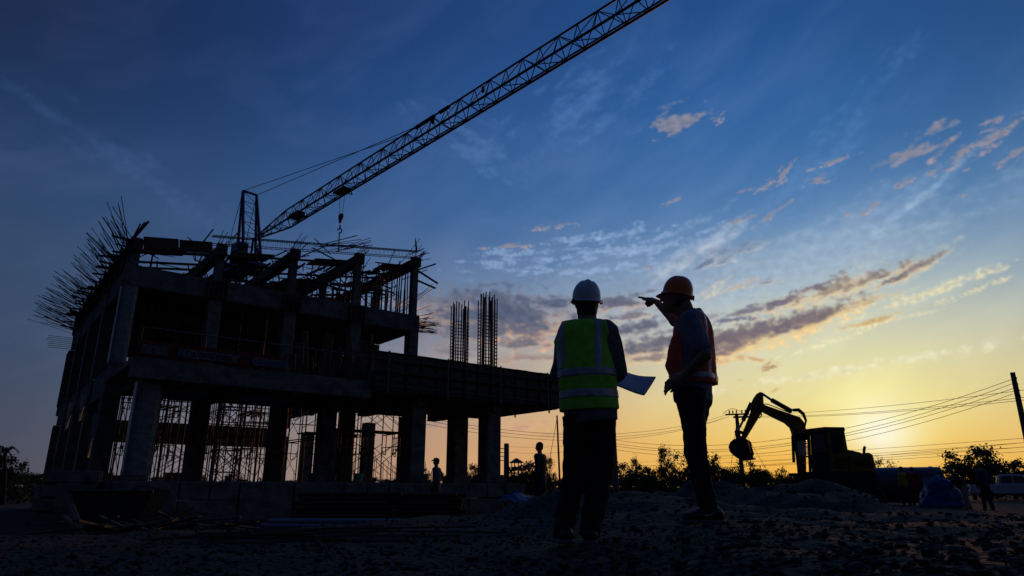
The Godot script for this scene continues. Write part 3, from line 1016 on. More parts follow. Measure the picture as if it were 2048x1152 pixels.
	# boarded side of the first floor towards the rear, dark parapet forms round the top floor
	for i in 9:
		box(h, "side_board", Vector3(11.72, 6.05, -4.7 - 1.2 * i), Vector3(0.06, 2.85, 1.17), M.plywood)
	for i in 9:
		box(h, "parapet_form", Vector3(0.65 + 1.3 * i, 8.62 + 0.04 * (i % 3), -14.8), Vector3(1.26, 0.72, 0.06), M.plywood)
	for i in 11:
		var t := 3.2 + 0.74 * i
		box(h, "joist", Vector3(t, roof_at(t) - 0.75 - 0.12 * (i % 3), -0.1), Vector3(0.07, 0.09, rng.randf_range(1.2, 2.6)), M.timber, Basis(Vector3.RIGHT, rng.randf_range(-0.12, 0.12)))
		box(h, "joist", Vector3(t + 0.3, roof_at(t) - 1.3 - 0.3 * (i % 2), -1.2 - 0.5 * (i % 3)), Vector3(rng.randf_range(1.0, 2.2), 0.08, 0.06), M.timber, Basis(Vector3.BACK, rng.randf_range(-0.1, 0.25)))
	# boards and hanging battens cluttering the podium edge beside the canopy
	for i in 12:
		box(h, "board", Vector3(4.4 + 0.25 * i, 4.35 + 0.3 * (i % 3), 5.0 - 0.15 * (i % 4)), Vector3(0.2 + 0.1 * (i % 2), 0.9 + 0.3 * (i % 3), 0.04), M.plywood, Basis(Vector3.BACK, rng.randf_range(-0.12, 0.12)))
	for i in 9:
		box(h, "batten", Vector3(1.0 + 0.85 * i, 3.42, 4.9 - 0.3 * (i % 3)), Vector3(0.08, 0.1, rng.randf_range(0.9, 1.6)), M.timber, Basis(Vector3.UP, rng.randf_range(-0.5, 0.5)))
	# sheets hanging from the left side
	for w in [[-0.22, 3.0, -0.55, 1.5, 0.55], [-0.24, 4.05, -4.6, 1.0, 1.0], [-0.24, 4.1, -8.6, 1.1, 1.3]]:
		var st := begin()
		var n := 8
		var fr := []
		for i in n + 1:
			var row := []
			for j in n + 1:
				var u := float(i) / n - 0.5
				var v := float(j) / n
				row.append(Vector3(w[0] - 0.06 - 0.05 * sin(u * 9.0 + v * 3.0), w[1] - v * w[3], w[2] + u * w[4] * (1.0 - 0.35 * v)))
			fr.append(row)
		st.set_smooth_group(0)
		for i in n:
			for j in n: quad(st, fr[i][j], fr[i + 1][j], fr[i + 1][j + 1], fr[i][j + 1])
		part(h, "plastic_sheet", done(st), M.plastic_sheet)
	for i in range(1, 5):
		for y in [2.1, 5.9]:
			box(h, "edge_strip", Vector3(-0.27, y, -3.78 * i + 0.27), Vector3(0.06, 2.8, 0.09), M.plastic_sheet)
	build_forms()
	build_scaffolds()


# steel panel: plate with a raised rim and ribs
func form_panel(w: float, hgt: float) -> ArrayMesh:
	var st := begin()
	st_box(st, Transform3D(), Vector3(w - 0.01, hgt - 0.01, 0.012))
	for s in [-1, 1]:
		st_box(st, Transform3D(Basis(), Vector3(s * (w / 2.0 - 0.02), 0, 0.04)), Vector3(0.025, hgt - 0.012, 0.07), 0.004)
		st_box(st, Transform3D(Basis(), Vector3(0, s * (hgt / 2.0 - 0.02), 0.04)), Vector3(w - 0.07, 0.025, 0.066), 0.004)
	st_box(st, Transform3D(Basis(), Vector3(0, 0, 0.03)), Vector3(w - 0.07, 0.02, 0.05), 0.003)
	return done(st)


func build_forms():
	var root := Vector3(-13.84, 0, -23.2)
	var turn := deg_to_rad(38.6)
	var bb := Basis(Vector3.UP, turn)
	var pm := form_panel(0.63, 0.69)
	var spec := [["canopy_formwork", "long grid of steel form panels along the canopy front", 7.15, 14, Vector3(0, 0, 5.5), 0.0], ["canopy_formwork", "short return of steel form panels on the canopy's outer end", 0.0, 8, Vector3(16.12, 0, 5.3), PI / 2]]
	for s in spec:
		var f := thing(s[0], s[1], "formwork", root, turn)
		for i in s[3]:
			for j in 2:
				var xf := Transform3D(Basis(Vector3.UP, s[5]), s[4] + (Vector3(s[2] + 0.315 + 0.635 * i, 0, 0) if s[5] == 0.0 else Vector3(0, 0, -0.315 - 0.635 * i)) + Vector3(0, 4.15 + 0.7 * j + rng.randf_range(-0.006, 0.006), 0))
				xf.basis = xf.basis * Basis(Vector3.RIGHT, rng.randf_range(-0.02, 0.02))
				part(f, "form_panel", pm, M.steel_form, xf)
		for y in [3.95, 4.45, 4.88]:
			if s[5] == 0.0: bar(f, "waler", Vector3(7.0, y, 5.62), Vector3(16.2, y + 0.02, 5.62), 0.03, M.scaffold_steel)
			else: bar(f, "waler", Vector3(16.24, y, 5.5), Vector3(16.24, y, 0.2), 0.03, M.scaffold_steel)
		for i in 4:
			if s[5] == 0.0: box(f, "strongback", Vector3(7.6 + 2.5 * i, 4.45, 5.68), Vector3(0.07, 1.5, 0.06), M.form_rib)
			elif i < 2: box(f, "strongback", Vector3(16.3, 4.45, 4.4 - 2.4 * i), Vector3(0.06, 1.5, 0.07), M.form_rib)
	# safety banner on the podium edge
	var bn := thing("safety_banner", "faded red safety banner with white lettered panels on the podium edge", "banner", root + bb * Vector3(-0.3, 4.12, 5.42), turn)
	var st := begin()
	var n := 24
	var top := []
	for i in n + 1:
		var x := 4.3 * i / n
		top.append([Vector3(x, 0.46 + 0.012 * sin(i * 1.3), 0.02 * sin(i * 0.9)), Vector3(x, 0.0 + 0.02 * sin(i * 0.7), 0.03 * sin(i * 0.8 + 1.0))])
	st.set_smooth_group(0)
	for i in n:
		quad(st, top[i][1], top[i][0], top[i + 1][0], top[i + 1][1])
		quad(st, top[i + 1][1] - Vector3(0, 0, 0.004), top[i + 1][0] - Vector3(0, 0, 0.004), top[i][0] - Vector3(0, 0, 0.004), top[i][1] - Vector3(0, 0, 0.004))
	part(bn, "cloth", done(st), M.banner_red)
	for w in [[0.45, 0.7], [1.95, 1.75], [3.75, 1.0]]:
		box(bn, "printed_panel", Vector3(w[0], 0.2, 0.045), Vector3(w[1], 0.26, 0.006), M.banner_white, Basis(), 0.001)
	lettering(bn, "lettering", "SAFETY FIRST", 0.13, M.print_black, Transform3D(Basis(), Vector3(2.05, 0.2, 0.052)), 0.006)
	lettering(bn, "lettering", "PCS BRANCH", 0.13, M.print_blue, Transform3D(Basis(), Vector3(3.75, 0.2, 0.052)), 0.006)
	box(bn, "cross_mark", Vector3(1.25, 0.2, 0.052), Vector3(0.17, 0.05, 0.008), M.print_blue, Basis(), 0.001)
	box(bn, "cross_mark", Vector3(1.25, 0.2, 0.054), Vector3(0.05, 0.17, 0.008), M.print_blue, Basis(), 0.001)
	# guard rail over the banner
	var gr := thing("guard_rail", "thin pipe guard rail above the red banner", "railing", root, turn)
	bar(gr, "rail", Vector3(-0.3, 4.98, 5.3), Vector3(7.0, 4.98, 5.3), 0.02, M.form_rib)
	for i in 5: bar(gr, "post", Vector3(-0.2 + 1.75 * i, 4.08, 5.25), Vector3(-0.2 + 1.75 * i, 5.02, 5.25), 0.022, M.scaffold_steel)


# one welded walk-through frame: two legs, head bar, rung and curved corner braces
func frame_mesh(w: float, hgt: float) -> ArrayMesh:
	var st := begin()
	for s in [-1, 1]:
		st_tube(st, [Vector3(s * w / 2.0, 0, 0), Vector3(s * w / 2.0, hgt, 0)], [0.024], 6)
		var pts := []
		for i in 6:
			var a := PI / 2 * i / 5.0
			pts.append(Vector3(s * (w / 2.0 - 0.3 + 0.28 * cos(a)), hgt - 0.72 - 0.28 * sin(a) + 0.28, 0))
		st_tube(st, pts, [0.018], 5)
		st_tube(st, [Vector3(s * (w / 2.0 - 0.3), hgt - 0.72, 0), Vector3(s * (w / 2.0 - 0.3), hgt, 0)], [0.018], 5)
	st_tube(st, [Vector3(-w / 2.0, hgt, 0), Vector3(w / 2.0, hgt, 0)], [0.022], 6)
	st_tube(st, [Vector3(-w / 2.0, hgt - 0.45, 0), Vector3(w / 2.0, hgt - 0.45, 0)], [0.018], 6)
	return done(st)


func scaffold(label: String, at: Vector3, turn: float, tiers: int, w := 1.2, deep := 1.5, deck := false):
	var root := Vector3(-13.84, 0, -23.2)
	var bb := Basis(Vector3.UP, deg_to_rad(38.6))
	var s := thing("scaffold_tower", label, "scaffold", root + bb * at, deg_to_rad(38.6) + turn, "frame scaffolds standing in the hall")
	var fm := frame_mesh(w, 1.68)
	for k in tiers:
		for e in [-0.5, 0.5]: part(s, "frame", fm, M.scaffold_steel, Transform3D(Basis(), Vector3(0, 1.7 * k + 0.03, e * deep)))
		for e in [-0.5, 0.5]:
			bar(s, "cross_brace", Vector3(e * w, 1.7 * k + 0.3, -deep / 2), Vector3(e * w, 1.7 * k + 1.4, deep / 2), 0.012, M.scaffold_steel)
			bar(s, "cross_brace", Vector3(e * w + 0.02, 1.7 * k + 1.4, -deep / 2), Vector3(e * w + 0.02, 1.7 * k + 0.3, deep / 2), 0.012, M.scaffold_steel)
	for e in [-0.5, 0.5]:
		for f in [-0.5, 0.5]: box(s, "base_plate", Vector3(e * w, 0.01, f * deep), Vector3(0.15, 0.02, 0.15), M.scaffold_steel, Basis(), 0.002)
	for k in range(1, tiers):
		if k % 2 == 0 or deck:
			for e in [-0.3, 0.0, 0.3]: box(s, "plank", Vector3(e * w, 1.7 * k + 0.07, 0), Vector3(0.22, 0.04, deep + 0.5), M.timber)
	for k in 3:
		var y := 1.7 * rng.randf_range(0.6, tiers - 0.3)
		bar(s, "ledger", Vector3(-w, y, -deep / 2 - 0.05), Vector3(w * 1.6, y + 0.02, -deep / 2 - 0.05), 0.022, M.scaffold_steel)


func build_scaffolds():
	scaffold("tall frame scaffold in the first open bay beside the wrapped column", Vector3(1.35, 0.7, -1.9), 0.0, 4)
	scaffold("tall frame scaffold just behind the second front column", Vector3(3.9, 0.7, -4.6), PI / 2, 4)
	scaffold("tall frame scaffold in the middle of the open hall", Vector3(3.3, 0.7, -8.2), 0.1, 4)
	scaffold("tall frame scaffold by the third front column", Vector3(5.1, 0.7, -2.6), PI / 2, 4)
	scaffold("frame scaffold at the far wall of the hall", Vector3(7.6, 0.7, -8.5), 0.0, 3)
	scaffold("low scaffold with plank deck under the canopy's near end", Vector3(7.7, 0.7, 4.2), PI / 2, 2, 1.2, 1.8, true)
	scaffold("narrow scaffold under the canopy beside a hanging lamp box", Vector3(8.9, 0.7, 3.0), PI / 2, 2, 0.9, 1.4)
	scaffold("scaffold carrying a worker in a red shirt", Vector3(7.1, 0.7, 2.2), PI / 2, 2, 1.2, 1.7, true)
	scaffold("top storey scaffold in the last bay", Vector3(10.6, 8.27, -1.6), PI / 2, 1, 1.2, 1.6)
	scaffold("top storey scaffold behind the last bay", Vector3(10.2, 8.27, -5.2), PI / 2, 1, 1.2, 1.6)
	scaffold("top storey scaffold in the third bay", Vector3(6.8, 8.27, -4.2), 0.0, 1, 1.2, 1.6)
	# adjustable steel props under the roof forms
	var root := Vector3(-13.84, 0, -23.2)
	var turn := deg_to_rad(38.6)
	var bb := Basis(Vector3.UP, turn)
	var label := "slim steel prop holding up the roof forms of the top storey"
	for i in 72:
		var t := 0.6 + 11.0 * (fmod(i * 0.3819, 1.0) if i < 48 else 0.72 + 0.27 * fmod(i * 0.3819, 1.0))
		var z := -0.25 - 11.0 * pow(fmod(i * 0.6180, 1.0), 1.4)
		var top := roof_at(t) - 0.62
		var p := thing("shoring_prop", label, "prop", root + bb * Vector3(t, 8.24, z), turn, "steel props under the roof forms")
		var hh := top - 8.24
		var lean := Vector3(rng.randf_range(-0.06, 0.06), 0, rng.randf_range(-0.06, 0.06))
		bar(p, "outer_tube", Vector3(0, 0.01, 0), lean * 0.5 + Vector3(0, hh * 0.55, 0), 0.04, M.scaffold_steel)
		bar(p, "inner_tube", lean * 0.5 + Vector3(0, hh * 0.55, 0), lean + Vector3(0, hh, 0), 0.03, M.scaffold_steel)
		box(p, "head_plate", lean + Vector3(0, hh, 0), Vector3(0.16, 0.02, 0.16), M.scaffold_steel, Basis(), 0.002)
		box(p, "base_plate", Vector3(0, 0.04, 0), Vector3(0.14, 0.015, 0.14), M.scaffold_steel, Basis(), 0.002)
	for i in 20:
		var t := 0.9 + 10.4 * fmod(i * 0.6180, 1.0)
		var z := -1.0 - 11.0 * fmod(i * 0.3819 + 0.2, 1.0)
		var hh := 6.75
		var p := thing("floor_prop", "tall thin steel prop standing in the open ground floor hall", "prop", root + bb * Vector3(t, 0.69, z), turn, "tall props in the ground floor hall")
		bar(p, "outer_tube", Vector3(0, 0.01, 0), Vector3(0, hh * 0.55, 0), 0.035, M.scaffold_steel)
		bar(p, "inner_tube", Vector3(0, hh * 0.55, 0), Vector3(0, hh, 0), 0.027, M.scaffold_steel)
		box(p, "base_plate", Vector3(0, 0.01, 0), Vector3(0.14, 0.02, 0.14), M.scaffold_steel, Basis(), 0.002)
	scaffold("low frame scaffold close behind the wrapped column", Vector3(2.2, 0.7, 1.6), PI / 2, 2, 1.2, 1.6)
	scaffold("frame scaffold filling the bay before the dark third column", Vector3(4.6, 0.7, -0.9), 0.0, 4, 1.0, 1.3)
	scaffold("frame scaffold between the third and fourth front columns", Vector3(7.2, 0.7, -3.4), 0.0, 4, 1.2, 1.6)
	var fl := thing("red_flag", "small red flag on a thin stick at the roof's far corner", "flag", root + bb * Vector3(11.75, 11.0, 0.1), turn)
	bar(fl, "stick", Vector3(0, -0.2, 0), Vector3(-0.12, 1.15, 0), 0.018, M.timber)
	part(fl, "cloth", prism([Vector2(-0.12, 1.15), Vector2(-0.05, 0.95), Vector2(0.03, 0.62), Vector2(-0.02, 0.4), Vector2(-0.08, 0.5)], -0.006, 0.006, 0.0), M.flag_red)


# ---------------------------------------------------------------- the luffing tower crane behind the hall
func build_crane():
	var m0 := Vector3(-25.93, 0, -62.86)
	m0.y = gh(m0.x, m0.z)
	var c := thing("tower_crane", "tower crane with a long lattice jib reaching over the unfinished building", "crane", m0)
	var steel: Material = M.crane_grey
	var blue: Material = M.crane_blue
	var w := 0.95
	var top := 21.4
	var turn := Basis(Vector3.UP, 0.2)
	var leg := [Vector3(-w, 0, -w), Vector3(w, 0, -w), Vector3(w, 0, w), Vector3(-w, 0, w)]
	box(c, "footing", Vector3(0, 0.2, 0), Vector3(4.5, 0.6, 4.5), M.concrete, turn)
	for p in leg: bar(c, "mast_leg", turn * p + Vector3(0, 0.4, 0), turn * p + Vector3(0, top, 0), 0.1, blue)
	var n := 11
	for k in n:
		var y0 := 0.5 + (top - 0.5) * k / n
		var y1 := 0.5 + (top - 0.5) * (k + 1) / n
		for f in 4:
			var a: Vector3 = turn * leg[f]
			var b: Vector3 = turn * leg[(f + 1) % 4]
			bar(c, "mast_brace", a + Vector3(0, y0, 0), b + Vector3(0, y1, 0), 0.04, blue)
			bar(c, "mast_brace", b + Vector3(0, y0, 0), a + Vector3(0, y1, 0), 0.04, blue)
			bar(c, "mast_brace", a + Vector3(0, y1, 0), b + Vector3(0, y1, 0), 0.04, blue)
	# slewing ring, machine deck, cab and counterweights
	var foot := Vector3(-26.815, 25.427, -65.201) - m0
	var tip := Vector3(6.607, 28.178, -33.862) - m0
	var d := (tip - foot).normalized()
	tip = foot + d * 60.0
	var flat := Vector3(d.x, 0, d.z).normalized()
	var side := d.cross(Vector3.UP).normalized()
	var up := side.cross(d).normalized()
	var deckb := Basis(flat, Vector3.UP, flat.cross(Vector3.UP))
	var ring := begin()
	st_tube(ring, [Vector3(0, top, 0), Vector3(0, top + 0.5, 0)], [1.15], 20)
	part(c, "slewing_ring", done(ring), M.machine_dark)
	box(c, "machine_deck", Vector3(0, top + 0.65, 0) - flat * 1.6, Vector3(6.2, 0.3, 2.3), blue, deckb)
	var cabin := box(c, "operator_cab", Vector3(0, top + 1.5, 0) + flat * 0.6 + side * 1.5, Vector3(1.5, 1.9, 1.1), blue, deckb, 0.06)
	box(cabin, "cab_window", Vector3(0.3, 0.2, 0.56), Vector3(0.8, 0.8, 0.03), M.dark_glass)
	box(cabin, "cab_window", Vector3(0.76, 0.1, 0), Vector3(0.03, 1.1, 0.8), M.dark_glass)
	for k in 3: box(c, "counterweight", Vector3(0, top + 0.9, 0) - flat * (3.6 + 0.45 * k), Vector3(0.42, 1.5, 2.2), M.concrete, deckb)
	box(c, "winch_house", Vector3(0, top + 1.4, 0) - flat * 2.3, Vector3(1.5, 1.1, 1.6), blue, deckb, 0.04)
	# gantry: two A shaped sides with rungs between, a cross head at the top
	var gtop := Vector3(-26.686, 29.413, -62.545) - m0
	var head := []
	for s in [-1.0, 1.0]:
		var t: Vector3 = gtop + side * s * 0.72
		head.append(t)
		for q in [[0.15, 0.5, 0.95], [0.05, -0.9, 1.0]]:
			var foot2: Vector3 = Vector3(0, top + 0.7, 0) + side * s * q[2] + flat * q[1]
			var k := along(foot2, t)
			part(c, "gantry_leg", cbox(Vector3(0.24, foot2.distance_to(t), 0.24), 0.02), blue, Transform3D(k, (foot2 + t) / 2.0))
	bar(c, "gantry_head", head[0], head[1], 0.13, blue)
	for k in 7:
		var f := k / 7.0
		var a: Vector3 = (Vector3(0, top + 0.7, 0) + side * -0.95 + flat * 0.5).lerp(head[0], f)
		var b: Vector3 = (Vector3(0, top + 0.7, 0) + side * 0.95 + flat * 0.5).lerp(head[1], f)
		bar(c, "gantry_rung", a, b, 0.035, steel)
		var b2: Vector3 = (Vector3(0, top + 0.7, 0) + side * 0.95 + flat * 0.5).lerp(head[1], minf(f + 1.0 / 7.0, 1.0))
		bar(c, "gantry_rung", a, b2, 0.03, steel)
	for s in [-1.0, 1.0]: bar(c, "jib_foot_strut", Vector3(0, top + 0.7, 0) + side * s * 0.6 + flat * 1.2, foot + side * s * 0.08, 0.12, blue)
	# jib: one upper chord, two lower chords, laced on all three faces
	var jib := Node3D.new()
	jib.name = "jib"
	c.add_child(jib)
	var panels := 38
	var plen := 60.0 / panels
	var hgt := 1.65
	var wid := 0.6
	var shape := func(k: int) -> Array:
		var f := clampf(k / 4.0, 0.1, 1.0)
		var at: Vector3 = foot + d * (plen * k)
		return [at + up * (hgt * 0.6 * f), at - up * (hgt * 0.4 * f) - side * wid * f, at - up * (hgt * 0.4 * f) + side * wid * f]
	var segs := [0, 4, 13, 22, 30, 38]
	for s in segs.size() - 1:
		var a: Array = shape.call(segs[s])
		var b: Array = shape.call(segs[s + 1])
		for q in 3:
			bar(jib, "chord", a[q], b[q], 0.075 if q == 0 else 0.09, steel)
	for k in panels:
		var a: Array = shape.call(k)
		var b: Array = shape.call(k + 1)
		for q in [1, 2]:
			if k > 0: bar(jib, "lacing_bar", a[0], a[q], 0.034, steel)
			if k % 2 == 0: bar(jib, "lacing_bar", a[0], b[q], 0.034, steel)
			else: bar(jib, "lacing_bar", a[q], b[0], 0.034, steel)
		if k > 0: bar(jib, "lacing_bar", a[1], a[2], 0.034, steel)
		bar(jib, "lacing_bar", a[1] if k % 2 == 0 else a[2], b[2] if k % 2 == 0 else b[1], 0.034, steel)
	# walkway rail along the far lower chord, lamps, winch box and rope anchor
	bar(jib, "catwalk", foot + d * 7.0 - up * 0.6 - side * 0.42, tip - up * 0.6 - side * 0.42, 0.06, steel)
	var a1 := foot + d * 8.6 - up * 0.35
	box(jib, "winch_box", a1, Vector3(1.5, 0.4, 0.8), M.machine_dark, Basis(d, up, side))
	for s in [28.5, 34.0, 48.5]: box(jib, "lamp", foot + d * s + up * 0.55, Vector3(0.22, 0.5, 0.2), M.machine_dark, Basis(), 0.05)
	var anchor := foot + d * 26.6 + up * 0.95
	box(jib, "rope_anchor", anchor + d * 0.9, Vector3(2.4, 0.22, 0.3), M.machine_dark, Basis(d, up, side), 0.05)
	box(jib, "rope_anchor", anchor + d * 3.2, Vector3(1.2, 0.2, 0.3), M.machine_dark, Basis(d, up, side), 0.05)
	bar(c, "pendant_rope", head[0], anchor - d * 0.3 + up * 0.1, 0.03, M.rope)
	bar(c, "pendant_rope", head[1], anchor - d * 1.6 - up * 0.05, 0.03, M.rope)
	for s in [0, 1]: bar(c, "back_stay", head[s], Vector3(0, top + 1.0, 0) - flat * 4.4 + side * (s * 2.0 - 1.0) * 0.9, 0.035, M.rope)
	bar(c, "hoist_rope", foot + d * 18.5 - up * 0.9, tip - up * 1.1, 0.022, M.rope)
	# hook hanging from the saddle
	var saddle := foot + d * 16.3 - up * 0.75
	box(jib, "saddle", saddle, Vector3(1.6, 0.2, 0.9), M.machine_dark, Basis(d, up, side), 0.03)
	bar(jib, "saddle_strut", saddle + d * 1.0, saddle + d * 1.5 - up * 0.9, 0.05, steel)
	bar(jib, "saddle_strut", saddle - d * 0.2, saddle + d * 1.5 - up * 0.9, 0.05, steel)
	var hook := saddle + Vector3(0, -2.5, 0)
	for s in [-0.25, 0.25]: bar(c, "hook_rope", saddle + side * s, hook + side * s * 0.6 + Vector3(0, 0.3, 0), 0.02, M.rope)
	var blk := begin()
	st_prism(blk, [Vector2(-0.16, 0.24), Vector2(0.03, 0.36), Vector2(0.2, 0.28), Vector2(0.21, 0.0), Vector2(0.05, -0.5), Vector2(-0.08, -0.5), Vector2(-0.17, -0.05)], -0.18, 0.18, 0.03, Transform3D(Basis(Vector3.UP, 0.5), hook))
	part(c, "hook_block", done(blk), M.machine_dark)
	var hk := begin()
	var pts := []
	for i in 9:
		var a := -PI * 0.5 + 1.4 * PI * i / 8.0
		pts.append(hook + Vector3(0.2 * cos(a), -1.25 + 0.2 * sin(a), 0))
	st_tube(hk, [hook + Vector3(0, -0.7, 0), hook + Vector3(0.02, -1.05, 0)], [0.07], 7)
	st_tube(hk, pts, [0.06], 7)
	part(c, "hook", done(hk), M.worn_steel)
	bar(c, "sling", hook + Vector3(0, -1.4, 0), hook + Vector3(0.05, -3.2, 0), 0.05, M.timber)


# ---------------------------------------------------------------- things lying about
func on_ground(p: Vector3) -> Vector3:
	return Vector3(p.x, gh(p.x, p.z), p.z)


func heap_of_bars(called: String, part_name: String, label: String, cat: String, at: Vector3, turn: float, rows: Array, len: float, r: float, m: Material, jitter := 0.05):
	var o := thing(called, label, cat, on_ground(at), turn)
	var y := r + 0.02
	for row: int in rows:
		for i in row:
			var x := (i - (row - 1) / 2.0) * r * 2.15
			var l := len * rng.randf_range(0.88, 1.0)
			var s := rng.randf_range(-0.2, 0.2)
			bar(o, part_name, Vector3(-l / 2 + s, y + rng.randf_range(0, jitter * 0.2), x + rng.randf_range(-jitter, jitter)), Vector3(l / 2 + s, y + rng.randf_range(0, jitter * 0.4), x + rng.randf_range(-jitter, jitter)), r, m)
		y += r * 1.8


func draped(nx: int, nz: int, f: Callable) -> ArrayMesh:   # a cloth sheet with a little thickness
	var st := begin()
	st.set_smooth_group(0)
	var p := []
	for i in nx + 1:
		var row := []
		for j in nz + 1: row.append(f.call(float(i) / nx, float(j) / nz))
		p.append(row)
	for i in nx:
		for j in nz:
			quad(st, p[i][j], p[i + 1][j], p[i + 1][j + 1], p[i][j + 1])
	var dn := Vector3(0, -0.006, 0)
	for i in nx:
		for j in nz:
			quad(st, p[i][j] + dn, p[i][j + 1] + dn, p[i + 1][j + 1] + dn, p[i + 1][j] + dn)
	return done(st)


func build_site_things():
	heap_of_bars("rebar_stack", "rebar", "long stack of reinforcing bars in front of the plinth", "rebar", Vector3(-4.313, 0.195, -18.709), 0.1, [10, 10, 9, 9, 8, 7, 6], 2.6, 0.06, M.rust, 0.03)
	heap_of_bars("rebar_stack", "rebar", "rebar stack lying right of another before the plinth's open end", "rebar", Vector3(-2.734, 0.187, -19.307), 0.05, [10, 9, 9, 8, 8, 7, 7], 2.6, 0.058, M.rust, 0.03)
	heap_of_bars("plastic_pipes", "pipe", "pale plastic pipes lying on the dirt before the rebar stacks", "pipes", Vector3(-3.329, -0.094, -14.113), -0.04, [3, 2], 3.4, 0.05, M.pvc_pipe, 0.02)
	heap_of_bars("plastic_pipes", "pipe", "two pale plastic pipes lying left of the longer pipes", "pipes", Vector3(-4.675, -0.052, -14.253), 0.06, [2], 1.7, 0.05, M.pvc_pipe, 0.02)
	for w in [[Vector3(-5.441, -0.051, -12.355), 26, 1.2, "heap of splintered timber offcuts before the plinth"], [Vector3(-5.844, -0.149, -10.481), 18, 1.6, "low spread of long timber scraps beside the steel skip"]]:
		var o := thing("timber_heap", w[3], "timber", on_ground(w[0]))
		for i in w[1]:
			var a := rng.randf() * PI
			var l: float = w[2] * rng.randf_range(0.5, 1.0)
			var p := Vector3(rng.randf_range(-0.7, 0.7), 0.05 + 0.38 * rng.randf() * rng.randf(), rng.randf_range(-0.4, 0.4))
			box(o, "offcut", p, Vector3(l, 0.035, 0.09), M.timber, Basis.from_euler(Vector3(rng.randf_range(-0.2, 0.2), a, rng.randf_range(-0.35, 0.35))))
	var sr := thing("scrap_rebar", "spread of thin bent bars lying on the dirt in the near corner", "rebar", on_ground(Vector3(-2.3, 0, -6.2)))
	for i in 26:
		var a := rng.randf_range(-0.5, 0.9)
		var l := rng.randf_range(0.8, 1.7)
		var x := rng.randf_range(-0.9, 0.7)
		var z := rng.randf_range(-0.7, 0.5)
		var p := Vector3(x, 0, z)
		var q := p + Vector3(cos(a) * l, 0, sin(a) * l)
		p.y = gh(p.x - 2.3, p.z - 6.2) - sr.position.y + 0.03
		q.y = gh(q.x - 2.3, q.z - 6.2) - sr.position.y + 0.04
		bar(sr, "rebar", p, q, 0.008, M.rust)
	# steel skip: flared tub with rim and lifting lugs
	var sk := thing("steel_skip", "dark flared steel skip beside the building's near corner", "skip", on_ground(Vector3(-9.299, 0, -16.569)), 0.15)
	var st := begin()
	var ringo := func(w: float, dd: float, y: float) -> Array:
		return [Vector3(-w * 0.8, y, dd), Vector3(w, y, dd), Vector3(w, y, -dd), Vector3(-w * 0.8, y, -dd)]
	st_loft(st, [ringo.call(0.62, 0.45, 0.0), ringo.call(0.95, 0.62, 0.85), ringo.call(0.91, 0.58, 0.85), ringo.call(0.58, 0.41, 0.05)], true, false)
	part(sk, "tub", done(st), M.worn_steel)
	for s in [-1, 1]: bar(sk, "rim", Vector3(-0.78, 0.87, 0.61 * s), Vector3(0.97, 0.87, 0.61 * s), 0.035, M.worn_steel)
	for s in [-0.4, 0.5]: box(sk, "rib", Vector3(s, 0.42, 0.56), Vector3(0.06, 0.8, 0.06), M.worn_steel, Basis(Vector3.RIGHT, 0.2))
	for k in 6: box(sk, "scrap_board", Vector3(-0.5 + 0.25 * k, 0.86 + 0.02 * k, 0.05 * k - 0.1), Vector3(0.9, 0.03, 0.12), M.timber, Basis.from_euler(Vector3(0.1, 0.5 * k, 0.12)))
	var cs := thing("precast_blocks", "stack of precast concrete slabs at the building's far left foot", "blocks", on_ground(Vector3(-12.043, -0.193, -19.006)), 0.3)
	for k in 4: box(cs, "slab", Vector3(0.04 * k, 0.17 + 0.36 * k, 0.02 * k), Vector3(1.35 - 0.05 * k, 0.3, 1.1), M.concrete, Basis(Vector3.UP, 0.05 * k))
	for k in 3: for s in [-0.45, 0.45]: box(cs, "spacer", Vector3(s, 0.345 + 0.36 * k, 0), Vector3(0.1, 0.06, 1.0), M.timber)
	# tarpaulins
	var f := noise_of(31, 1.4, 4)
	var tb := thing("blue_tarpaulin", "flat blue tarpaulin pegged out behind the canopy's end column", "tarpaulin", on_ground(Vector3(0.314, 0.307, -20.998)))
	var y0 := 0.36
	part(tb, "sheet", draped(18, 10, func(u: float, v: float) -> Vector3:
		var x := (u - 0.5) * 1.25
		var z := (v - 0.5) * 1.0
		return Vector3(x, y0 + 0.05 + 0.22 * (1.0 - v) + 0.1 * f.get_noise_2d(u * 2.0, v * 2.0) + 0.06 * sin(u * 5.0), z)), M.tarp_blue)
	for w in [[-0.58, -0.45], [0.58, -0.45], [-0.58, 0.45], [0.58, 0.45]]: bar(tb, "stake", Vector3(w[0], -0.05, w[1]), Vector3(w[0], 0.5, w[1]), 0.02, M.timber)
	var hp := thing("tarpaulin_heap", "crumpled blue tarpaulin over a heap beside the large tank", "tarpaulin", on_ground(Vector3(17.496, 0.352, -28.568)))
	var hs := begin()
	var rings := []
	for i in 22:
		var th := PI * 0.5 * i / 21.0
		var ring := []
		for j in 40:
			var a := TAU * j / 40.0
			var p := Vector3(0.8 * sin(th) * cos(a), 1.3 * pow(cos(th), 1.25), 0.8 * sin(th) * sin(a))
			var k := f.get_noise_3dv(p * 1.6) * 0.28 + absf(f.get_noise_3dv(p * 3.5 + Vector3(9, 0, 0))) * 0.22
			ring.append(Vector3(p.x * (1.0 + k), maxf(p.y * (1.0 + k * 0.6), 0.0) - 0.05, p.z * (1.0 + k)))
		rings.append(ring)
	st_loft(hs, rings, true)
	part(hp, "sheet", done(hs), M.tarp_blue)
	# large tank lying on its side
	var tk := thing("steel_tank", "large dark tank lying on its side behind two standing men", "tank", on_ground(Vector3(19.252, 0.332, -34.491)), -0.46)
	var tst := begin()
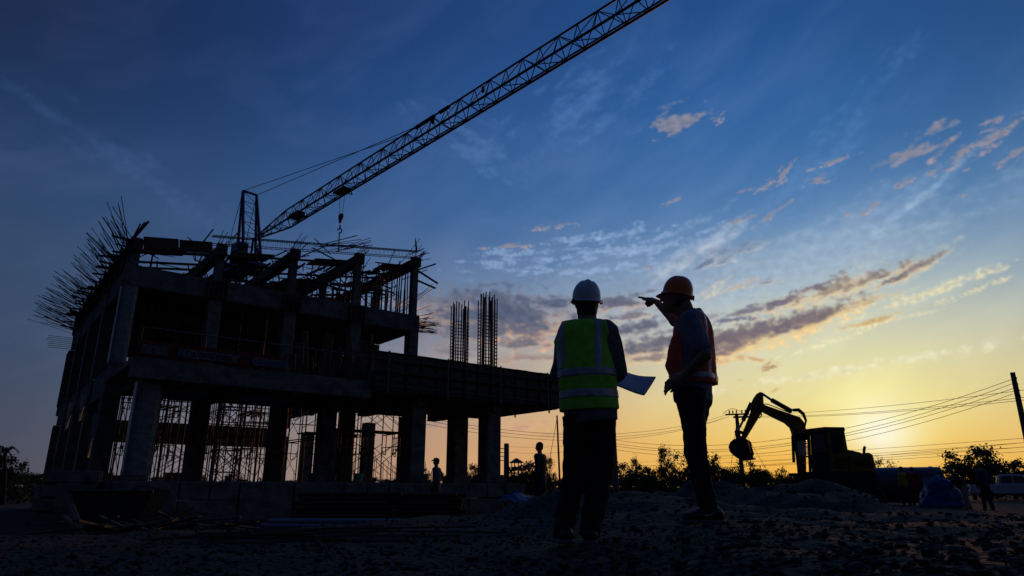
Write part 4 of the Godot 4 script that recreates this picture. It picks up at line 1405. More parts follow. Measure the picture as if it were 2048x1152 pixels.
	var prof := [[-1.75, 0.0], [-1.75, 0.78], [-1.7, 0.84], [1.25, 0.84], [1.27, 0.87], [1.4, 0.87], [1.42, 0.84], [1.7, 0.84], [1.75, 0.8], [1.75, 0.72], [1.5, 0.7], [1.5, 0.0]]
	var trings := []
	for q in prof:
		var ring := []
		for j in 32:
			var a := TAU * j / 32.0
			ring.append(Vector3(q[0], 0.95 + maxf(q[1], 0.001) * cos(a), maxf(q[1], 0.001) * sin(a)))
		trings.append(ring)
	st_loft(tst, trings, false, false)
	part(tk, "shell", done(tst), M.tank_metal)
	for s in [-1.0, 1.0]: box(tk, "cradle", Vector3(s, 0.12, 0), Vector3(0.25, 0.3, 1.3), M.timber)
	build_pickup()
	# little lookout hut on stilts among the far trees
	var hut := thing("lookout_hut", "small roofed lookout hut on stilts above the far bushes", "hut", on_ground(Vector3(0.611, 0.45, -94.998)), 0.4)
	for s in [[-0.5, -0.5], [0.5, -0.5], [0.5, 0.5], [-0.5, 0.5]]: bar(hut, "post", Vector3(s[0], 0, s[1]), Vector3(s[0], 4.4, s[1]), 0.07, M.timber)
	box(hut, "floor", Vector3(0, 3.4, 0), Vector3(1.3, 0.1, 1.3), M.timber)
	for s in [-1, 1]:
		box(hut, "wall_board", Vector3(0, 3.65, s * 0.55), Vector3(1.1, 0.4, 0.04), M.timber)
		box(hut, "wall_board", Vector3(s * 0.55, 3.65, 0), Vector3(0.04, 0.4, 1.02), M.timber)
	var rs := begin()
	st_loft(rs, [[Vector3(-0.85, 4.35, -0.85), Vector3(-0.85, 4.35, 0.85), Vector3(0.85, 4.35, 0.85), Vector3(0.85, 4.35, -0.85)], [Vector3(-0.08, 5.0, -0.08), Vector3(-0.08, 5.0, 0.08), Vector3(0.08, 5.0, 0.08), Vector3(0.08, 5.0, -0.08)]], true, false)
	part(hut, "roof", done(rs), M.timber)
	# lamp box hung on a canopy column, bucket on the floor
	var bb := Basis(Vector3.UP, deg_to_rad(38.6))
	var lb := thing("lamp_box", "small dark box fixed beside a canopy column", "box", Vector3(-13.84, 0, -23.2) + bb * Vector3(9.0, 1.75, 4.62), deg_to_rad(38.6))
	box(lb, "case", Vector3(0, 0, 0), Vector3(0.2, 0.34, 0.18), M.machine_dark, Basis(), 0.02)
	bar(lb, "bracket", Vector3(0, 0.1, 0), Vector3(0.14, 0.1, 0), 0.015, M.scaffold_steel)
	var bk := thing("plastic_bucket", "small green plastic bucket on the ground floor edge", "bucket", Vector3(-13.84, 0, -23.2) + bb * Vector3(7.0, 0.69, 5.1))
	var bs := begin()
	var br := []
	for q in [[0.12, 0.0], [0.17, 0.3], [0.155, 0.3], [0.11, 0.03]]:
		var ring := []
		for j in 14: ring.append(Vector3(q[0] * cos(TAU * j / 14.0), q[1], -q[0] * sin(TAU * j / 14.0)))
		br.append(ring)
	st_loft(bs, br, true)
	part(bk, "tub", done(bs), M.bucket_green)


func build_pickup():
	var p := thing("pickup_truck", "white pickup truck parked at the far edge of the site", "truck", on_ground(Vector3(33.829, 0.289, -47.113)), -0.5)
	# side outline, nose to the right
	var body := [Vector2(-2.6, 0.55), Vector2(-2.55, 1.02), Vector2(-0.95, 1.05), Vector2(-0.9, 1.1), Vector2(1.0, 1.1), Vector2(2.2, 1.0), Vector2(2.5, 0.85), Vector2(2.55, 0.5), Vector2(2.2, 0.42), Vector2(-2.3, 0.42)]
	part(p, "body", prism(body, -0.85, 0.85, 0.06), M.car_white)
	part(p, "cab", prism([Vector2(-0.95, 1.08), Vector2(-0.8, 1.62), Vector2(-0.6, 1.7), Vector2(0.35, 1.7), Vector2(0.55, 1.64), Vector2(1.15, 1.09)], -0.76, 0.76, 0.08), M.car_white)
	for s in [-1, 1]:
		part(p, "side_window", prism([Vector2(-0.78, 1.16), Vector2(-0.68, 1.58), Vector2(-0.12, 1.6), Vector2(-0.12, 1.16)], s * 0.765 - 0.008, s * 0.765 + 0.008, 0.0), M.dark_glass)
		part(p, "side_window", prism([Vector2(-0.04, 1.16), Vector2(-0.04, 1.6), Vector2(0.42, 1.58), Vector2(0.85, 1.16)], s * 0.765 - 0.008, s * 0.765 + 0.008, 0.0), M.dark_glass)
		box(p, "wing_mirror", Vector3(0.8, 1.22, s * 0.95), Vector3(0.12, 0.18, 0.16), M.car_white, Basis(), 0.04)
		for x in [-1.65, 1.6]:
			var st := begin()
			st_tube(st, [Vector3(x, 0.37, s * 0.62), Vector3(x, 0.37, s * 0.66), Vector3(x, 0.37, s * 0.86), Vector3(x, 0.37, s * 0.89)], [0.32, 0.37, 0.37, 0.32], 18)
			var w := part(p, "wheel", done(st), M.tyre)
			var rim := begin()
			st_tube(rim, [Vector3(x, 0.37, s * 0.87), Vector3(x, 0.37, s * 0.905)], [0.2], 12)
			part(w, "rim", done(rim), M.worn_steel)
	var bed := box(p, "cargo_bed", Vector3(-1.75, 1.06, 0), Vector3(1.5, 0.05, 1.5), M.machine_dark)
	bed.set_meta("label", "dark open cargo bed")
	box(p, "headlight", Vector3(2.5, 0.85, 0.6), Vector3(0.08, 0.14, 0.3), M.white_print, Basis(), 0.03)
	box(p, "headlight", Vector3(2.5, 0.85, -0.6), Vector3(0.08, 0.14, 0.3), M.white_print, Basis(), 0.03)
	part(p, "windscreen", cbox(Vector3(0.02, 0.72, 1.3), 0.005), M.dark_glass, Transform3D(Basis(Vector3.BACK, -0.0).rotated(Vector3.BACK, 0.82), Vector3(0.86, 1.38, 0)))


# ---------------------------------------------------------------- excavator
# local frame: x to its tail, its boom reaches to -x, z towards the camera
func build_excavator():
	var e := thing("excavator", "yellow crawler excavator with its arm bent and bucket curled in mid air", "excavator", Vector3(10.793, -0.25, -23.654), deg_to_rad(-24.4))
	var ye: Material = M.excavator_yellow
	var dk: Material = M.machine_dark
	# undercarriage
	for s in [-1.0, 1.0]:
		var o := []
		for i in 24:
			var a := TAU * i / 24.0
			o.append(Vector2(1.15 * signf(cos(a)) + 0.4 * cos(a), 0.42 + 0.4 * sin(a)))
		var tr := part(e, "track", prism(o, s * 0.95 - 0.24, s * 0.95 + 0.24, 0.03), dk)
		for i in 9: box(tr, "track_shoe", Vector3(-1.2 + 0.3 * i, 0.83, s * 0.95), Vector3(0.24, 0.05, 0.5), M.worn_steel)
		for i in 5:
			var r := begin()
			st_tube(r, [Vector3(-0.9 + 0.45 * i, 0.25, s * 1.2), Vector3(-0.9 + 0.45 * i, 0.25, s * 1.24)], [0.13], 12)
			part(tr, "roller", done(r), M.worn_steel)
	box(e, "car_body", Vector3(0, 0.6, 0), Vector3(1.3, 0.35, 1.5), dk, Basis(), 0.05)
	var ring := begin()
	st_tube(ring, [Vector3(0.1, 0.75, 0), Vector3(0.1, 0.98, 0)], [0.62], 20)
	part(e, "slewing_ring", done(ring), dk)
	box(e, "deck_frame", Vector3(0.22, 0.98, 0), Vector3(2.3, 0.6, 2.1), dk, Basis(), 0.04)
	# tail: engine cover, side panels, counterweight
	part(e, "engine_cover", prism([Vector2(0.62, 1.16), Vector2(0.62, 1.98), Vector2(1.02, 1.87), Vector2(0.93, 1.21)], -1.0, 0.92, 0.06), ye)
	var cw := part(e, "counterweight", prism([Vector2(0.61, 1.21), Vector2(0.60, 1.82), Vector2(1.25, 1.86), Vector2(1.35, 1.78), Vector2(1.38, 1.47), Vector2(1.37, 1.20), Vector2(1.35, 1.04), Vector2(0.65, 1.04)], -1.04, 1.02, 0.07), ye)
	lettering(cw, "lettering", "SANY", 0.13, M.worn_print, Transform3D(Basis(), Vector3(1.02, 1.53, 1.03)), 0.012)
	box(cw, "nameplate", Vector3(1.02, 1.53, 1.01), Vector3(0.56, 0.2, 0.02), M.machine_dark, Basis(), 0.004)
	var vent := part(e, "side_panel", prism([Vector2(0.21, 1.77), Vector2(0.57, 1.79), Vector2(0.61, 1.23), Vector2(0.14, 1.23)], 0.86, 0.99, 0.02), ye)
	for k in 4: box(vent, "louvre", Vector3(0.38, 1.67, 1.00) + Vector3(0, -0.09 * k, 0), Vector3(0.34, 0.035, 0.03), dk)
	var ex := begin()
	st_tube(ex, [Vector3(1.14, 1.88, 0.20), Vector3(1.16, 2.00, 0.20), Vector3(1.18, 2.06, 0.20), Vector3(1.21, 2.09, 0.20)], [0.045], 9)
	part(e, "exhaust_pipe", done(ex), dk)
	bar(e, "grab_rail", Vector3(0.68, 1.88, 0.50), Vector3(0.70, 1.94, 0.50), 0.015, dk)
	bar(e, "grab_rail", Vector3(0.70, 1.94, 0.50), Vector3(0.82, 1.94, 0.50), 0.015, dk)
	bar(e, "grab_rail", Vector3(0.82, 1.94, 0.50), Vector3(0.83, 1.87, 0.50), 0.015, dk)
	# cab: roof, pillars, sills, glass, seat and a driver's shape is left out of sight behind the tinted door
	var z0 := 0.05
	var z1 := 0.98
	var cab := part(e, "cab_roof", prism([Vector2(-0.86, 2.55), Vector2(-0.53, 2.67), Vector2(0.04, 2.72), Vector2(0.63, 2.69), Vector2(0.65, 2.60), Vector2(0.04, 2.58), Vector2(-0.80, 2.48)], z0, z1, 0.03), ye)
	part(e, "cab_rear", prism([Vector2(0.05, 2.62), Vector2(0.62, 2.63), Vector2(0.65, 1.79), Vector2(0.59, 1.23), Vector2(-0.05, 1.23)], z0, z1, 0.03), ye)
	part(cab, "rear_vent", prism([Vector2(0.21, 2.51), Vector2(0.53, 2.52), Vector2(0.54, 1.88), Vector2(0.17, 1.88)], z1 + 0.001, z1 + 0.02, 0.0), dk)
	lettering(cab, "lettering", "135", 0.1, M.worn_print, Transform3D(Basis(), Vector3(0.43, 2.55, 1.01)), 0.012)
	part(e, "door", prism([Vector2(-0.42, 2.57), Vector2(0.04, 2.57), Vector2(0.11, 1.89), Vector2(0.06, 1.23), Vector2(-0.52, 1.21)], z1 - 0.06, z1 + 0.012, 0.01), dk)
	part(e, "door_window", prism([Vector2(-0.35, 2.50), Vector2(-0.01, 2.50), Vector2(0.03, 1.90), Vector2(-0.41, 1.91)], z1 + 0.013, z1 + 0.02, 0.0), M.dark_glass)
	for z in [z0 + 0.03, z1 - 0.03]:
		bar(e, "cab_pillar", Vector3(0, 0, z) + Vector3(-0.89, 2.60, 0.00), Vector3(0, 0, z) + Vector3(-0.93, 1.23, 0.00), 0.035, dk)
	bar(e, "cab_pillar", Vector3(-0.49, 2.50, 0.93), Vector3(-0.58, 1.21, 0.93), 0.035, dk)
	bar(e, "cab_pillar", Vector3(-0.47, 2.56, 0.10), Vector3(-0.57, 1.22, 0.10), 0.03, dk)
	bar(e, "window_rail", Vector3(-0.90, 1.76, 0.95), Vector3(-0.51, 1.77, 0.95), 0.025, dk)
	part(e, "sun_visor", prism([Vector2(-0.86, 2.52), Vector2(-0.49, 2.52), Vector2(-0.51, 2.31), Vector2(-0.86, 2.28)], z1 - 0.05, z1 - 0.03, 0.0), dk)
	box(e, "cab_floor", Vector3(-0.75, 1.19, 0.50), Vector3(1.0, 0.1, 0.92), dk)
	box(e, "seat", Vector3(-0.33, 1.59, 0.50), Vector3(0.4, 0.5, 0.45), dk, Basis(), 0.06)
	part(e, "front_glass", cbox(Vector3(0.02, 1.1, 0.85), 0.004), M.clear_pane, Transform3D(Basis(Vector3.BACK, 0.08), Vector3(-0.90, 1.93, 0.50)))
	for z in [z0 + 0.02, z1 - 0.02]:
		part(e, "side_glass", prism([Vector2(-0.86, 2.27), Vector2(-0.53, 2.28), Vector2(-0.53, 1.83), Vector2(-0.88, 1.82)], z - 0.006, z + 0.006, 0.0), M.clear_pane)
	# boom, its lift rams and hoses
	var boom := [Vector2(-2.07, 3.62), Vector2(-1.88, 3.68), Vector2(-1.28, 3.42), Vector2(-0.91, 3.26), Vector2(-0.70, 3.17), Vector2(-0.57, 2.97), Vector2(-0.55, 2.71), Vector2(-0.72, 1.28), Vector2(-0.99, 1.20), Vector2(-1.00, 2.04), Vector2(-1.05, 2.62), Vector2(-1.10, 2.82), Vector2(-1.26, 3.00), Vector2(-1.59, 3.19), Vector2(-1.97, 3.43)]
	var bm := part(e, "boom", prism(boom, -0.42, -0.08, 0.02), ye)
	lettering(bm, "lettering", "SANY", 0.2, M.worn_print, Transform3D(Basis(Vector3.BACK, -0.42), Vector3(-1.23, 3.18, -0.06)), 0.02)
	bar(e, "lift_ram", Vector3(-1.01, 2.52, 0.05), Vector3(-1.07, 1.62, 0.05), 0.05, dk)
	bar(e, "lift_rod", Vector3(-1.03, 2.69, 0.05), Vector3(-1.01, 2.52, 0.05), 0.03, M.chrome)
	for k in 3:
		var hs := begin()
		st_tube(hs, [Vector3(-0.91, 3.41, -0.25) + Vector3(0, 0.02 * k, 0.1 * k), Vector3(-0.74, 3.40, -0.25) + Vector3(0.02 * k, 0.03 * k, 0.1 * k), Vector3(-0.61, 3.26, -0.25) + Vector3(0.03 * k, 0.02 * k, 0.1 * k), Vector3(-0.54, 3.04, -0.25) + Vector3(0.02 * k, 0, 0.1 * k), Vector3(-0.58, 2.82, -0.25) + Vector3(0, 0, 0.1 * k)], [0.025], 6)
		part(e, "hose", done(hs), dk)
	var h2 := begin()
	st_tube(h2, [Vector3(-1.97, 3.44, -0.05), Vector3(-1.97, 3.26, -0.05), Vector3(-2.05, 3.19, -0.05), Vector3(-2.13, 3.25, -0.05)], [0.022], 6)
	part(e, "hose", done(h2), dk)
	var h3 := begin()
	st_tube(h3, [Vector3(-1.89, 3.70, -0.20), Vector3(-1.72, 3.69, -0.20), Vector3(-1.46, 3.56, -0.20), Vector3(-1.01, 3.34, -0.20)], [0.02], 6)
	part(e, "hose", done(h3), dk)
	# stick and its rams
	part(e, "stick", prism([Vector2(-2.32, 3.70), Vector2(-2.21, 3.91), Vector2(-2.08, 4.07), Vector2(-1.95, 4.14), Vector2(-1.85, 4.11), Vector2(-1.87, 3.72), Vector2(-1.95, 3.43), Vector2(-2.59, 2.53), Vector2(-2.67, 2.45), Vector2(-2.79, 2.45), Vector2(-2.69, 2.71), Vector2(-2.35, 3.42)], -0.38, -0.12, 0.02), ye)
	bar(e, "stick_ram", Vector3(-0.94, 3.39, -0.25), Vector3(-1.59, 3.84, -0.25), 0.085, dk)
	bar(e, "stick_rod", Vector3(-1.59, 3.84, -0.25), Vector3(-1.89, 4.09, -0.25), 0.045, M.chrome)
	bar(e, "bucket_ram", Vector3(-2.29, 3.77, -0.25), Vector3(-2.65, 3.13, -0.25), 0.075, dk)
	bar(e, "bucket_rod", Vector3(-2.65, 3.13, -0.25), Vector3(-2.84, 2.81, -0.25), 0.04, M.chrome)
	bar(e, "bucket_link", Vector3(-2.93, 2.78, -0.12), Vector3(-2.68, 2.69, -0.12), 0.06, dk)
	bar(e, "bucket_link", Vector3(-2.94, 2.80, -0.38), Vector3(-2.90, 2.42, -0.38), 0.06, dk)
	bar(e, "bucket_link", Vector3(-2.88, 2.78, -0.12), Vector3(-2.84, 2.41, -0.12), 0.06, dk)
	# bucket: curved shell with side plates, cutting edge and teeth
	var shell := [Vector2(-2.96, 2.46), Vector2(-3.11, 2.34), Vector2(-3.18, 2.18), Vector2(-3.14, 2.00), Vector2(-3.02, 1.87), Vector2(-2.89, 1.77), Vector2(-2.75, 1.73)]
	var bo := begin()
	var inner := []
	var mid: Vector2 = Vector2(-2.75, 2.15)
	for p in shell: inner.append(mid + (p - mid) * 0.93)
	var outl := shell.duplicate()
	inner.reverse()
	outl.append_array(inner)
	st_prism(bo, outl, -0.78, 0.28, 0.0)
	var sidep := [Vector2(-2.96, 2.46), Vector2(-3.11, 2.34), Vector2(-3.18, 2.18), Vector2(-3.14, 2.00), Vector2(-3.02, 1.87), Vector2(-2.89, 1.77), Vector2(-2.75, 1.73), Vector2(-2.50, 1.83), Vector2(-2.42, 1.98), Vector2(-2.47, 2.20), Vector2(-2.48, 2.39), Vector2(-2.58, 2.48)]
	st_prism(bo, sidep, -0.81, -0.78, 0.0)
	st_prism(bo, sidep, 0.28, 0.31, 0.0)
	var bu := part(e, "bucket", done(bo), M.worn_steel)
	for k in 5:
		box(bu, "tooth", Vector3(-2.54, 1.78, 0.00) + Vector3(0.02, 0, -0.7 + 0.22 * k), Vector3(0.3, 0.06, 0.1), M.worn_steel, Basis(Vector3.BACK, 0.12))
	box(bu, "cutting_edge", Vector3(-2.71, 1.76, -0.25), Vector3(0.3, 0.05, 1.08), M.worn_steel, Basis(Vector3.BACK, 0.12))
	for z in [-0.42, -0.08]: part(bu, "bucket_ear", prism([Vector2(-2.96, 2.44), Vector2(-2.88, 2.58), Vector2(-2.67, 2.57), Vector2(-2.55, 2.44)], z - 0.03, z + 0.03, 0.0), M.worn_steel)


# ---------------------------------------------------------------- poles and wires
func pole(called: String, label: String, cat: String, top: Vector3, r0: float, r1: float, m: Material, lean := Vector3.ZERO) -> Node3D:
	var b := on_ground(top + lean)
	var o := thing(called, label, cat, b)
	var st := begin()
	st_tube(st, [Vector3(0, -0.2, 0), top - b], [r0, r1], 10)
	part(o, "shaft", done(st), m)
	return o


func wire(a: Vector3, b: Vector3, sag: float, label: String, group: String, r := 0.015):
	var o := MeshInstance3D.new()
	var st := begin()
	var pts := []
	for i in 25:
		var s := i / 24.0
		pts.append(a.lerp(b, s) - Vector3(0, 4.0 * sag * s * (1.0 - s), 0))
	st_tube(st, pts, [r], 5)
	o.name = numbered("overhead_wire")
	o.mesh = done(st)
	o.material_override = M.rope
	add_child(o)
	tag(o, label, "wire", group)


func build_poles_and_wires():
	var p1 := pole("utility_pole", "tall concrete utility pole near the picture's edge above the parked pickup", "pole", Vector3(28.84, 6.933, -38.37), 0.2, 0.13, M.pole_concrete)
	for k in 4: box(p1, "insulator", Vector3(28.84, 6.933, -38.37) - p1.position + Vector3(0.0, -0.35 - 0.34 * k, 0.14), Vector3(0.1, 0.12, 0.16), M.insulator, Basis(), 0.03)
	var t2 := Vector3(23.58, 8.093, -71.197)
	var p2 := pole("utility_pole", "utility pole with crossarm and insulators behind the raised bucket", "pole", t2, 0.24, 0.18, M.pole_concrete)
	var right := Vector3(0.95, 0, 0.3).normalized()
	var ab := Basis(right, Vector3.UP, right.cross(Vector3.UP))
	box(p2, "crossarm", t2 - p2.position + Vector3(0, -0.05, 0.2), Vector3(2.4, 0.16, 0.14), M.timber, ab)
	box(p2, "crossarm", t2 - p2.position + Vector3(0, -0.3, -0.22) + right * 0.5, Vector3(1.6, 0.2, 0.14), M.timber, ab)
	for x in [-0.75, -0.4, -0.05, 0.5, 0.85, 1.1]:
		var st := begin()
		var c: Vector3 = t2 - p2.position + right * x + Vector3(0, 0.03, 0.2)
		st_tube(st, [c, c + Vector3(0, 0.12, 0), c + Vector3(0, 0.2, 0), c + Vector3(0, 0.28, 0), c + Vector3(0, 0.36, 0)], [0.04, 0.1, 0.06, 0.1, 0.04], 8)
		part(p2, "insulator", done(st), M.insulator)
	var jump := begin()
	var jp := []
	for i in 9: jp.append(t2 - p2.position + right * (-1.4 + 0.24 * i) + Vector3(0, 0.05 + 0.5 * sin(PI * i / 8.0), 0.2))
	st_tube(jump, jp, [0.025], 5)
	part(p2, "jumper_cable", done(jump), M.rope)
	bar(p2, "guy_wire", t2 - p2.position + Vector3(0, -0.5, 0), Vector3(-1.9, 0.1, 0.5), 0.02, M.rope)
	bar(p2, "guy_wire", t2 - p2.position + Vector3(0, -0.5, 0), Vector3(3.6, 0.1, 0.5), 0.02, M.rope)
	var t3 := Vector3(-0.761, 6.612, -94.997)
	var p3 := pole("utility_pole", "utility pole with two side brackets beyond the canopy's end", "pole", t3, 0.42, 0.36, M.pole_concrete)
	for y in [-0.95, -2.0]:
		var c := t3 - p3.position + Vector3(-0.75, y, 0)
		box(p3, "bracket", c + Vector3(0, 0.28, 0), Vector3(1.3, 0.1, 0.1), M.scaffold_steel)
		box(p3, "bracket", c + Vector3(0, -0.28, 0), Vector3(1.1, 0.1, 0.1), M.scaffold_steel)
		box(p3, "bracket", c + Vector3(-0.55, 0, 0), Vector3(0.1, 0.5, 0.1), M.scaffold_steel)
	var t4 := Vector3(8.805, 4.935, -59.35)
	pole("utility_pole", "pale concrete post beside the green vested man's leg", "pole", t4, 0.3, 0.22, M.pole_concrete)
	var t5 := Vector3(2.185, 3.913, -32.928)
	var p5 := pole("thin_mast", "thin guyed mast rising to the canopy's outer corner", "mast", t5, 0.055, 0.04, M.scaffold_steel, Vector3(0.1, 0, 0))
	bar(p5, "guy_rope", t5 - p5.position - Vector3(0, 0.1, 0), Vector3(-0.75, 0.9, 0.2), 0.012, M.rope)
	var la := "overhead wire sagging from the edge pole down past the excavator's cab"
	var ga := "sagging wires of the edge pole"
	for w in [[Vector3(8.917, 4.594, -59.334), Vector3(28.807, 6.561, -38.395), 1.72], [Vector3(8.904, 4.299, -59.336), Vector3(28.771, 6.306, -38.422), 1.78], [Vector3(8.895, 4.088, -59.337), Vector3(28.731, 6.023, -38.451), 1.68], [Vector3(8.882, 3.794, -59.339), Vector3(28.688, 5.713, -38.484), 1.72]]:
		wire(w[0], w[1], w[2], la, ga)
	for w in [[Vector3(-0.553, 6.207, -94.998), Vector3(8.917, 4.594, -59.334), 0.3], [Vector3(-0.552, 5.468, -94.998), Vector3(8.899, 4.172, -59.336), 0.4]]:
		wire(w[0], w[1], w[2], "overhead wire from the bracketed pole toward the green vested man", "wires of the bracketed pole")
	for w in [[Vector3(24.375, 8.012, -70.928), Vector3(31.274, 6.022, -33.733), 0.45], [Vector3(24.455, 7.854, -70.901), Vector3(31.209, 5.575, -33.794), 0.5], [Vector3(24.446, 7.752, -70.904), Vector3(31.18, 5.377, -33.821), 0.45]]:
		wire(w[0], w[1], w[2], "upper overhead wire running from the crossarm pole over the excavator's boom", "upper wires over the excavator")
	var bb := Basis(Vector3.UP, deg_to_rad(38.6))
	for w in [[Vector3(22.719, 8.071, -71.476), 6.8, 2.55], [Vector3(22.845, 7.858, -71.436), 6.7, 2.65], [Vector3(22.549, 7.764, -71.53), 6.5, 2.75]]:
		wire(w[0], Vector3(-13.84, 0, -23.2) + bb * Vector3(11.9, w[1], -14.8), w[2], "overhead wire from the crossarm pole dipping behind the canopy", "wires from the crossarm pole to the building")
	for k in 6:
		var a: Vector3 = Vector3(15.217, 8.342, -219.473).lerp(Vector3(15.167, 5.896, -219.477), k / 5.0)
		var b: Vector3 = Vector3(51.23, 5.14, -54.777).lerp(Vector3(51.033, 3.82, -54.96), fmod(k * 0.62, 1.0))
		wire(a, b, 0.7 + 0.1 * k, "low distant overhead wire crossing the orange glow at the horizon", "low distant wires", 0.02)


# ---------------------------------------------------------------- trees
func crown_mesh(s: int, leaves: int, gap: float, leafsize: float) -> ArrayMesh:   # about 2 units wide, 2 high, base at the origin
	var r := RandomNumberGenerator.new()
	r.seed = s
	var st := begin()
	st.set_smooth_group(-1)
	var clumps := []
	for i in 26:
		var th := r.randf() * TAU
		var y := r.randf_range(0.15, 1.75)
		var w := sqrt(maxf(1.0 - pow((y - 0.85) / 1.05, 2.0), 0.04)) * r.randf_range(0.25, 0.92)
		clumps.append([Vector3(w * cos(th), y, w * sin(th)), r.randf_range(0.16, 0.34) * (1.0 - gap * 0.4)])
	for i in leaves:
		var c: Array = clumps[r.randi() % clumps.size()]
		var p := Vector3(r.randfn(), r.randfn() * 0.8, r.randfn()) * 0.62
		var at: Vector3 = c[0] + p * c[1]
		var ax := Vector3(r.randfn(), r.randfn(), r.randfn()).normalized()
		var sd := ax.cross(Vector3(r.randfn(), r.randfn(), r.randfn())).normalized()
		var l := leafsize * r.randf_range(0.6, 1.3)
		quad(st, at, at + ax * l * 0.5 + sd * l * 0.3, at + ax * l, at + ax * l * 0.5 - sd * l * 0.3)
	for i in int(26 * gap):   # bare twigs poking out
		var c: Array = clumps[r.randi() % clumps.size()]
		var o: Vector3 = c[0]
		st_tube(st, [o * Vector3(0.5, 0.7, 0.5), o, o * 1.18 + Vector3(r.randfn() * 0.08, 0.1, r.randfn() * 0.08)], [0.018, 0.01, 0.004], 4)
		st.set_smooth_group(-1)
	return done(st)


func trunk_mesh(s: int) -> ArrayMesh:
	var r := RandomNumberGenerator.new()
	r.seed = s
	var st := begin()
	st_tube(st, [Vector3(0, -0.1, 0), Vector3(0.02, 0.35, 0), Vector3(0.0, 0.8, 0.03), Vector3(0.04, 1.3, 0)], [0.075, 0.055, 0.04, 0.015], 7)
	for i in 9:
		var y := r.randf_range(0.25, 0.95)
		var th := r.randf() * TAU
		var o := Vector3(0, y, 0)
		var e := Vector3(cos(th) * r.randf_range(0.4, 0.8), y + r.randf_range(0.25, 0.7), sin(th) * r.randf_range(0.4, 0.8))
		st_tube(st, [o, o.lerp(e, 0.5) + Vector3(0, 0.07, 0), e], [0.03, 0.02, 0.006], 5)
	return done(st)


func tree(called: String, label: String, at: Vector3, height: float, width: float, crown: Mesh, trunk: Mesh, cat := "tree", group := ""):
	var o := thing(called, label, cat, on_ground(at), rng.randf() * TAU, group)
	var s := Vector3(width / 2.0, height / 2.0, width / 2.0)
	part(o, "trunk", trunk, M.bark, Transform3D(Basis.from_scale(s), Vector3.ZERO))
	part(o, "crown", crown, M.leaf, Transform3D(Basis.from_scale(s * Vector3(1, 0.98, 1)), Vector3(0, height * 0.02, 0)))


